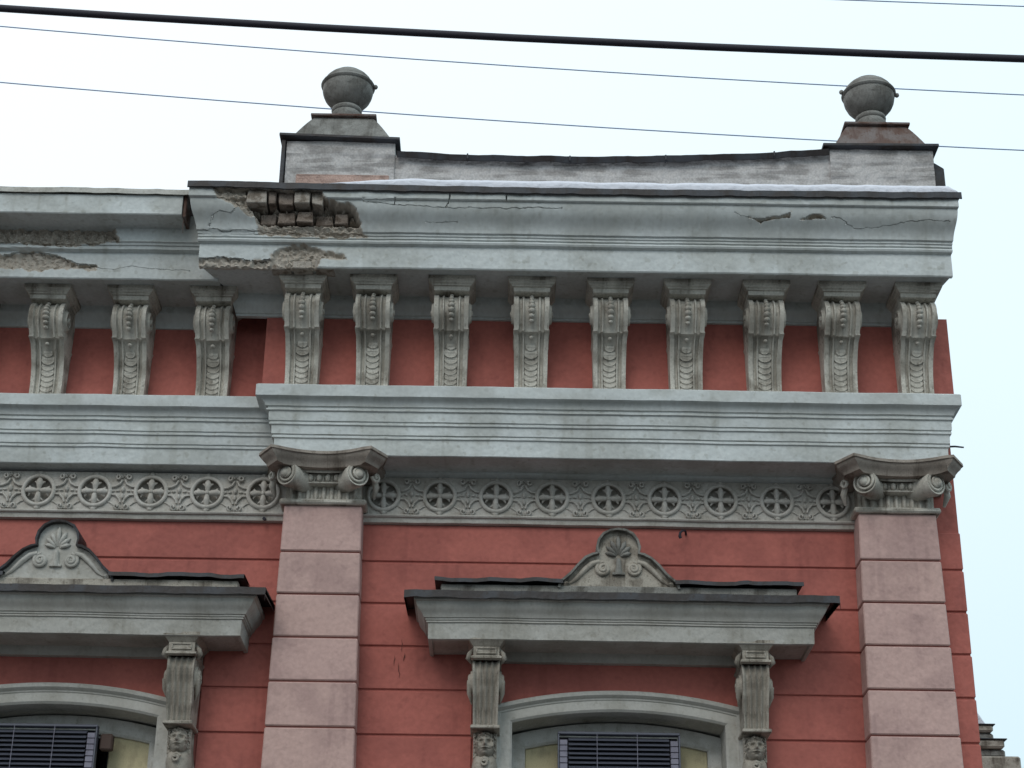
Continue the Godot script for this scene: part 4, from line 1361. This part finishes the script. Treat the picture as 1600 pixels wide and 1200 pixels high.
func mask_face(b: MB, at: Vector3, rx: float, ry: float, depth: float, sd: float) -> void:
	var n := 40
	var P := PackedVector3Array()
	for i in n + 1:
		var u := i / float(n) * 2.0 - 1.0
		for j in n + 1:
			var v := 1.0 - j / float(n) * 2.0
			var face := sqrt(maxf(0.0, 1.0 - pow(absf(u) / 0.78, 2.2) - pow(absf(v + 0.05) / 0.98, 2.4)))
			var hgt := 0.62 * face
			hgt += 0.26 * gg(u, 0.09) * gg(v - 0.02, 0.2) + 0.14 * gg(u, 0.13) * gg(v + 0.14, 0.08)
			hgt += 0.10 * gg(v - 0.30, 0.07) * gg(absf(u) - 0.28, 0.18)
			hgt -= 0.20 * gg(absf(u) - 0.28, 0.12) * gg(v - 0.14, 0.09)
			hgt += 0.07 * gg(absf(u) - 0.28, 0.06) * gg(v - 0.13, 0.04)
			hgt += 0.10 * gg(u, 0.2) * gg(v + 0.36, 0.04) + 0.11 * gg(u, 0.16) * gg(v + 0.50, 0.045) - 0.13 * gg(u, 0.2) * gg(v + 0.43, 0.025)
			hgt += 0.10 * gg(u, 0.16) * gg(v + 0.72, 0.1) + 0.05 * gg(absf(u) - 0.38, 0.14) * gg(v + 0.18, 0.14)
			var hair := maxf(gg(maxf(0.0, absf(u) - 0.0) - 0.80, 0.16) * gg(v - 0.1, 0.55), gg(v - 0.72, 0.18) * gg(u, 0.6))
			hgt += hair * (0.30 + 0.32 * nb.get_noise_3d(u * 4.5, v * 4.5, sd * 5))
			if absf(u) > 0.97 or absf(v) > 0.97: hgt = 0.0
			P.append(at + Vector3(u * rx, v * ry, hgt * depth))
	b.grid(P, PackedColorArray(), n + 1, n + 1, 0.2)

# ---------------------------------------------------------------- small things on the wall
func small_things() -> void:
	var b := MB.new()
	b.tube([Vector3(1.035, 5.135, 0.0), Vector3(1.028, 5.138, 0.05), Vector3(1.008, 5.134, 0.07), Vector3(0.995, 5.118, 0.075), Vector3(0.992, 5.098, 0.075), Vector3(0.997, 5.088, 0.07)], [0.007, 0.006, 0.006, 0.007, 0.009, 0.009], 6)
	var flat := [Vector2(-0.001, 5.2), Vector2(-0.001, 2.0)]
	for d in [[Vector2(-0.565, 4.49), Vector2(-0.56, 4.42)], [Vector2(-0.60, 4.40), Vector2(-0.605, 4.34)], [Vector2(-0.575, 4.36), Vector2(-0.57, 4.27)], [Vector2(-0.545, 4.41), Vector2(-0.55, 4.37)]]:
		drip_stain(flat, d, 0.004, house)
	tag(put("hook", b.mesh(), M.cable, house), "bent black iron hook sticking out under the frieze")
	b = MB.new()
	b.tube([Vector3(-1.37, 5.185, 0.0), Vector3(-1.372, 5.172, 0.06)], [0.008, 0.011], 6)
	put("hook", b.mesh(), M.cable, house)
	b = MB.new()
	b.tube([Vector3(2.5, 5.66, 0.1), Vector3(2.60, 5.665, 0.1), Vector3(2.65, 5.66, 0.1)], [0.006, 0.006, 0.005], 6)
	put("iron_pin", b.mesh(), M.cable, house)

# ---------------------------------------------------------------- neighbouring house, wires, snow
func neighbour() -> void:
	var n := part("neighbour_house", self, Vector3(3.6, 0, -4))
	tag(n, "grey neighbouring house end with ruined stepped cornice beyond the red wall", "house")
	var b := MB.new()
	b.box(Vector3(-1.2, 0, -5), Vector3(0.22, 4.60, 0))
	put("wall", b.mesh(), M.attic, n)
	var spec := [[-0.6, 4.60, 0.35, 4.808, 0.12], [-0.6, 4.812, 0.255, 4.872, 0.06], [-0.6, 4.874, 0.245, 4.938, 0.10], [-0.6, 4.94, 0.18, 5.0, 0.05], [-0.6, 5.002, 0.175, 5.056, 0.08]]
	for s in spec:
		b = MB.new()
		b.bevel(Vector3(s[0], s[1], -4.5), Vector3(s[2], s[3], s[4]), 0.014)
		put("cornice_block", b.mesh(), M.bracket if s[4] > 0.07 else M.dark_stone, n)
	for e in [[0.265, 4.938, 0.11], [0.19, 5.056, 0.09]]:
		b = MB.new()
		b.bevel(Vector3(-0.6, e[1], -4.5), Vector3(e[0], e[1] + 0.008, e[2]), 0.002)
		put("sheet_edge", b.mesh(), M.tin, n)
	b = MB.new()
	b.hexa([Vector3(-0.6, 5.065, -4.4), Vector3(0.16, 5.065, -4.4), Vector3(-0.15, 5.5, -4.4), Vector3(-0.6, 5.5, -4.4), Vector3(-0.6, 5.065, 0.0), Vector3(0.155, 5.065, 0.0), Vector3(-0.1, 5.48, 0.0), Vector3(-0.6, 5.48, 0.0)], 0.01)
	put("roof_end", b.mesh(), M.snow, n)

func cables() -> void:
	var sp := [
		[4.0, 5.671, -0.0407, 0.0049, 0.0145, M.cable, "overhead_cable", "thick black cable hanging across the sky above the finials", 22.0],
		[-6.0, 12.519, -0.0615, 0.0023, 0.0065, M.wire, "overhead_wire", "thin blue-grey wire passing behind the ball finials, the upper of two", 30.0],
		[-6.0, 11.829, -0.0600, 0.0023, 0.0065, M.wire, "overhead_wire", "thin blue-grey wire passing behind the finial necks and sheet caps", 30.0],
		[-6.0, 13.55, -0.037, 0.0013, 0.0065, M.wire, "overhead_wire", "thin blue-grey wire above the thick black cable, over the outer corner", 30.0],
	]
	for s in sp:
		var pts := []
		for i in 61:
			var x: float = lerpf(-s[8], s[8], i / 60.0)
			pts.append(Vector3(x, s[1] + s[2] * x + s[3] * x * x, s[0]))
		var b := MB.new()
		b.tube(pts, [s[4]], 8)
		var o := put(s[6], b.mesh(), s[5], self)
		tag(o, s[7], "cable" if s[5] == M.cable else "wire", "" if s[5] == M.cable else "thin wires behind the roof")

func snow() -> void:
	var P := PackedVector3Array()
	var n := 150
	for i in n + 1:
		var t := float(i) / n
		var x := lerpf(-1.2, 2.575, t)
		var sag := 0.012 * sin((x + 1.8) / 4.4 * PI) + 0.004 * na.get_noise_1d(x * 3)
		var hgt := (0.052 + 0.008 * na.get_noise_1d(x * 2.2) + 0.004 * nb.get_noise_1d(x * 8)) * ss(-1.2, -0.5, x) * (1.0 - 0.75 * ss(0.985, 1.0, t)) + 0.004
		var fr := 0.782 + 0.006 * na.get_noise_1d(x * 4 + 60)
		var y0 := 6.961 - sag
		for p in [Vector2(0.18, y0 + 0.075), Vector2(0.45, y0 + 0.062), Vector2(fr - 0.09, y0 + hgt + 0.006), Vector2(fr - 0.03, y0 + hgt), Vector2(fr - 0.006, y0 + hgt * 0.86), Vector2(fr, y0 + hgt * 0.5), Vector2(fr - 0.004, y0 + 0.001)]:
			P.append(Vector3(x, p.y, p.x))
	var b := MB.new()
	b.grid(P, PackedColorArray(), n + 1, 7, 0.4)
	tag(put("snow", b.mesh(), M.snow, self), "thin white layer of snow lying along the edge of the big cornice", "snow", "", "stuff")
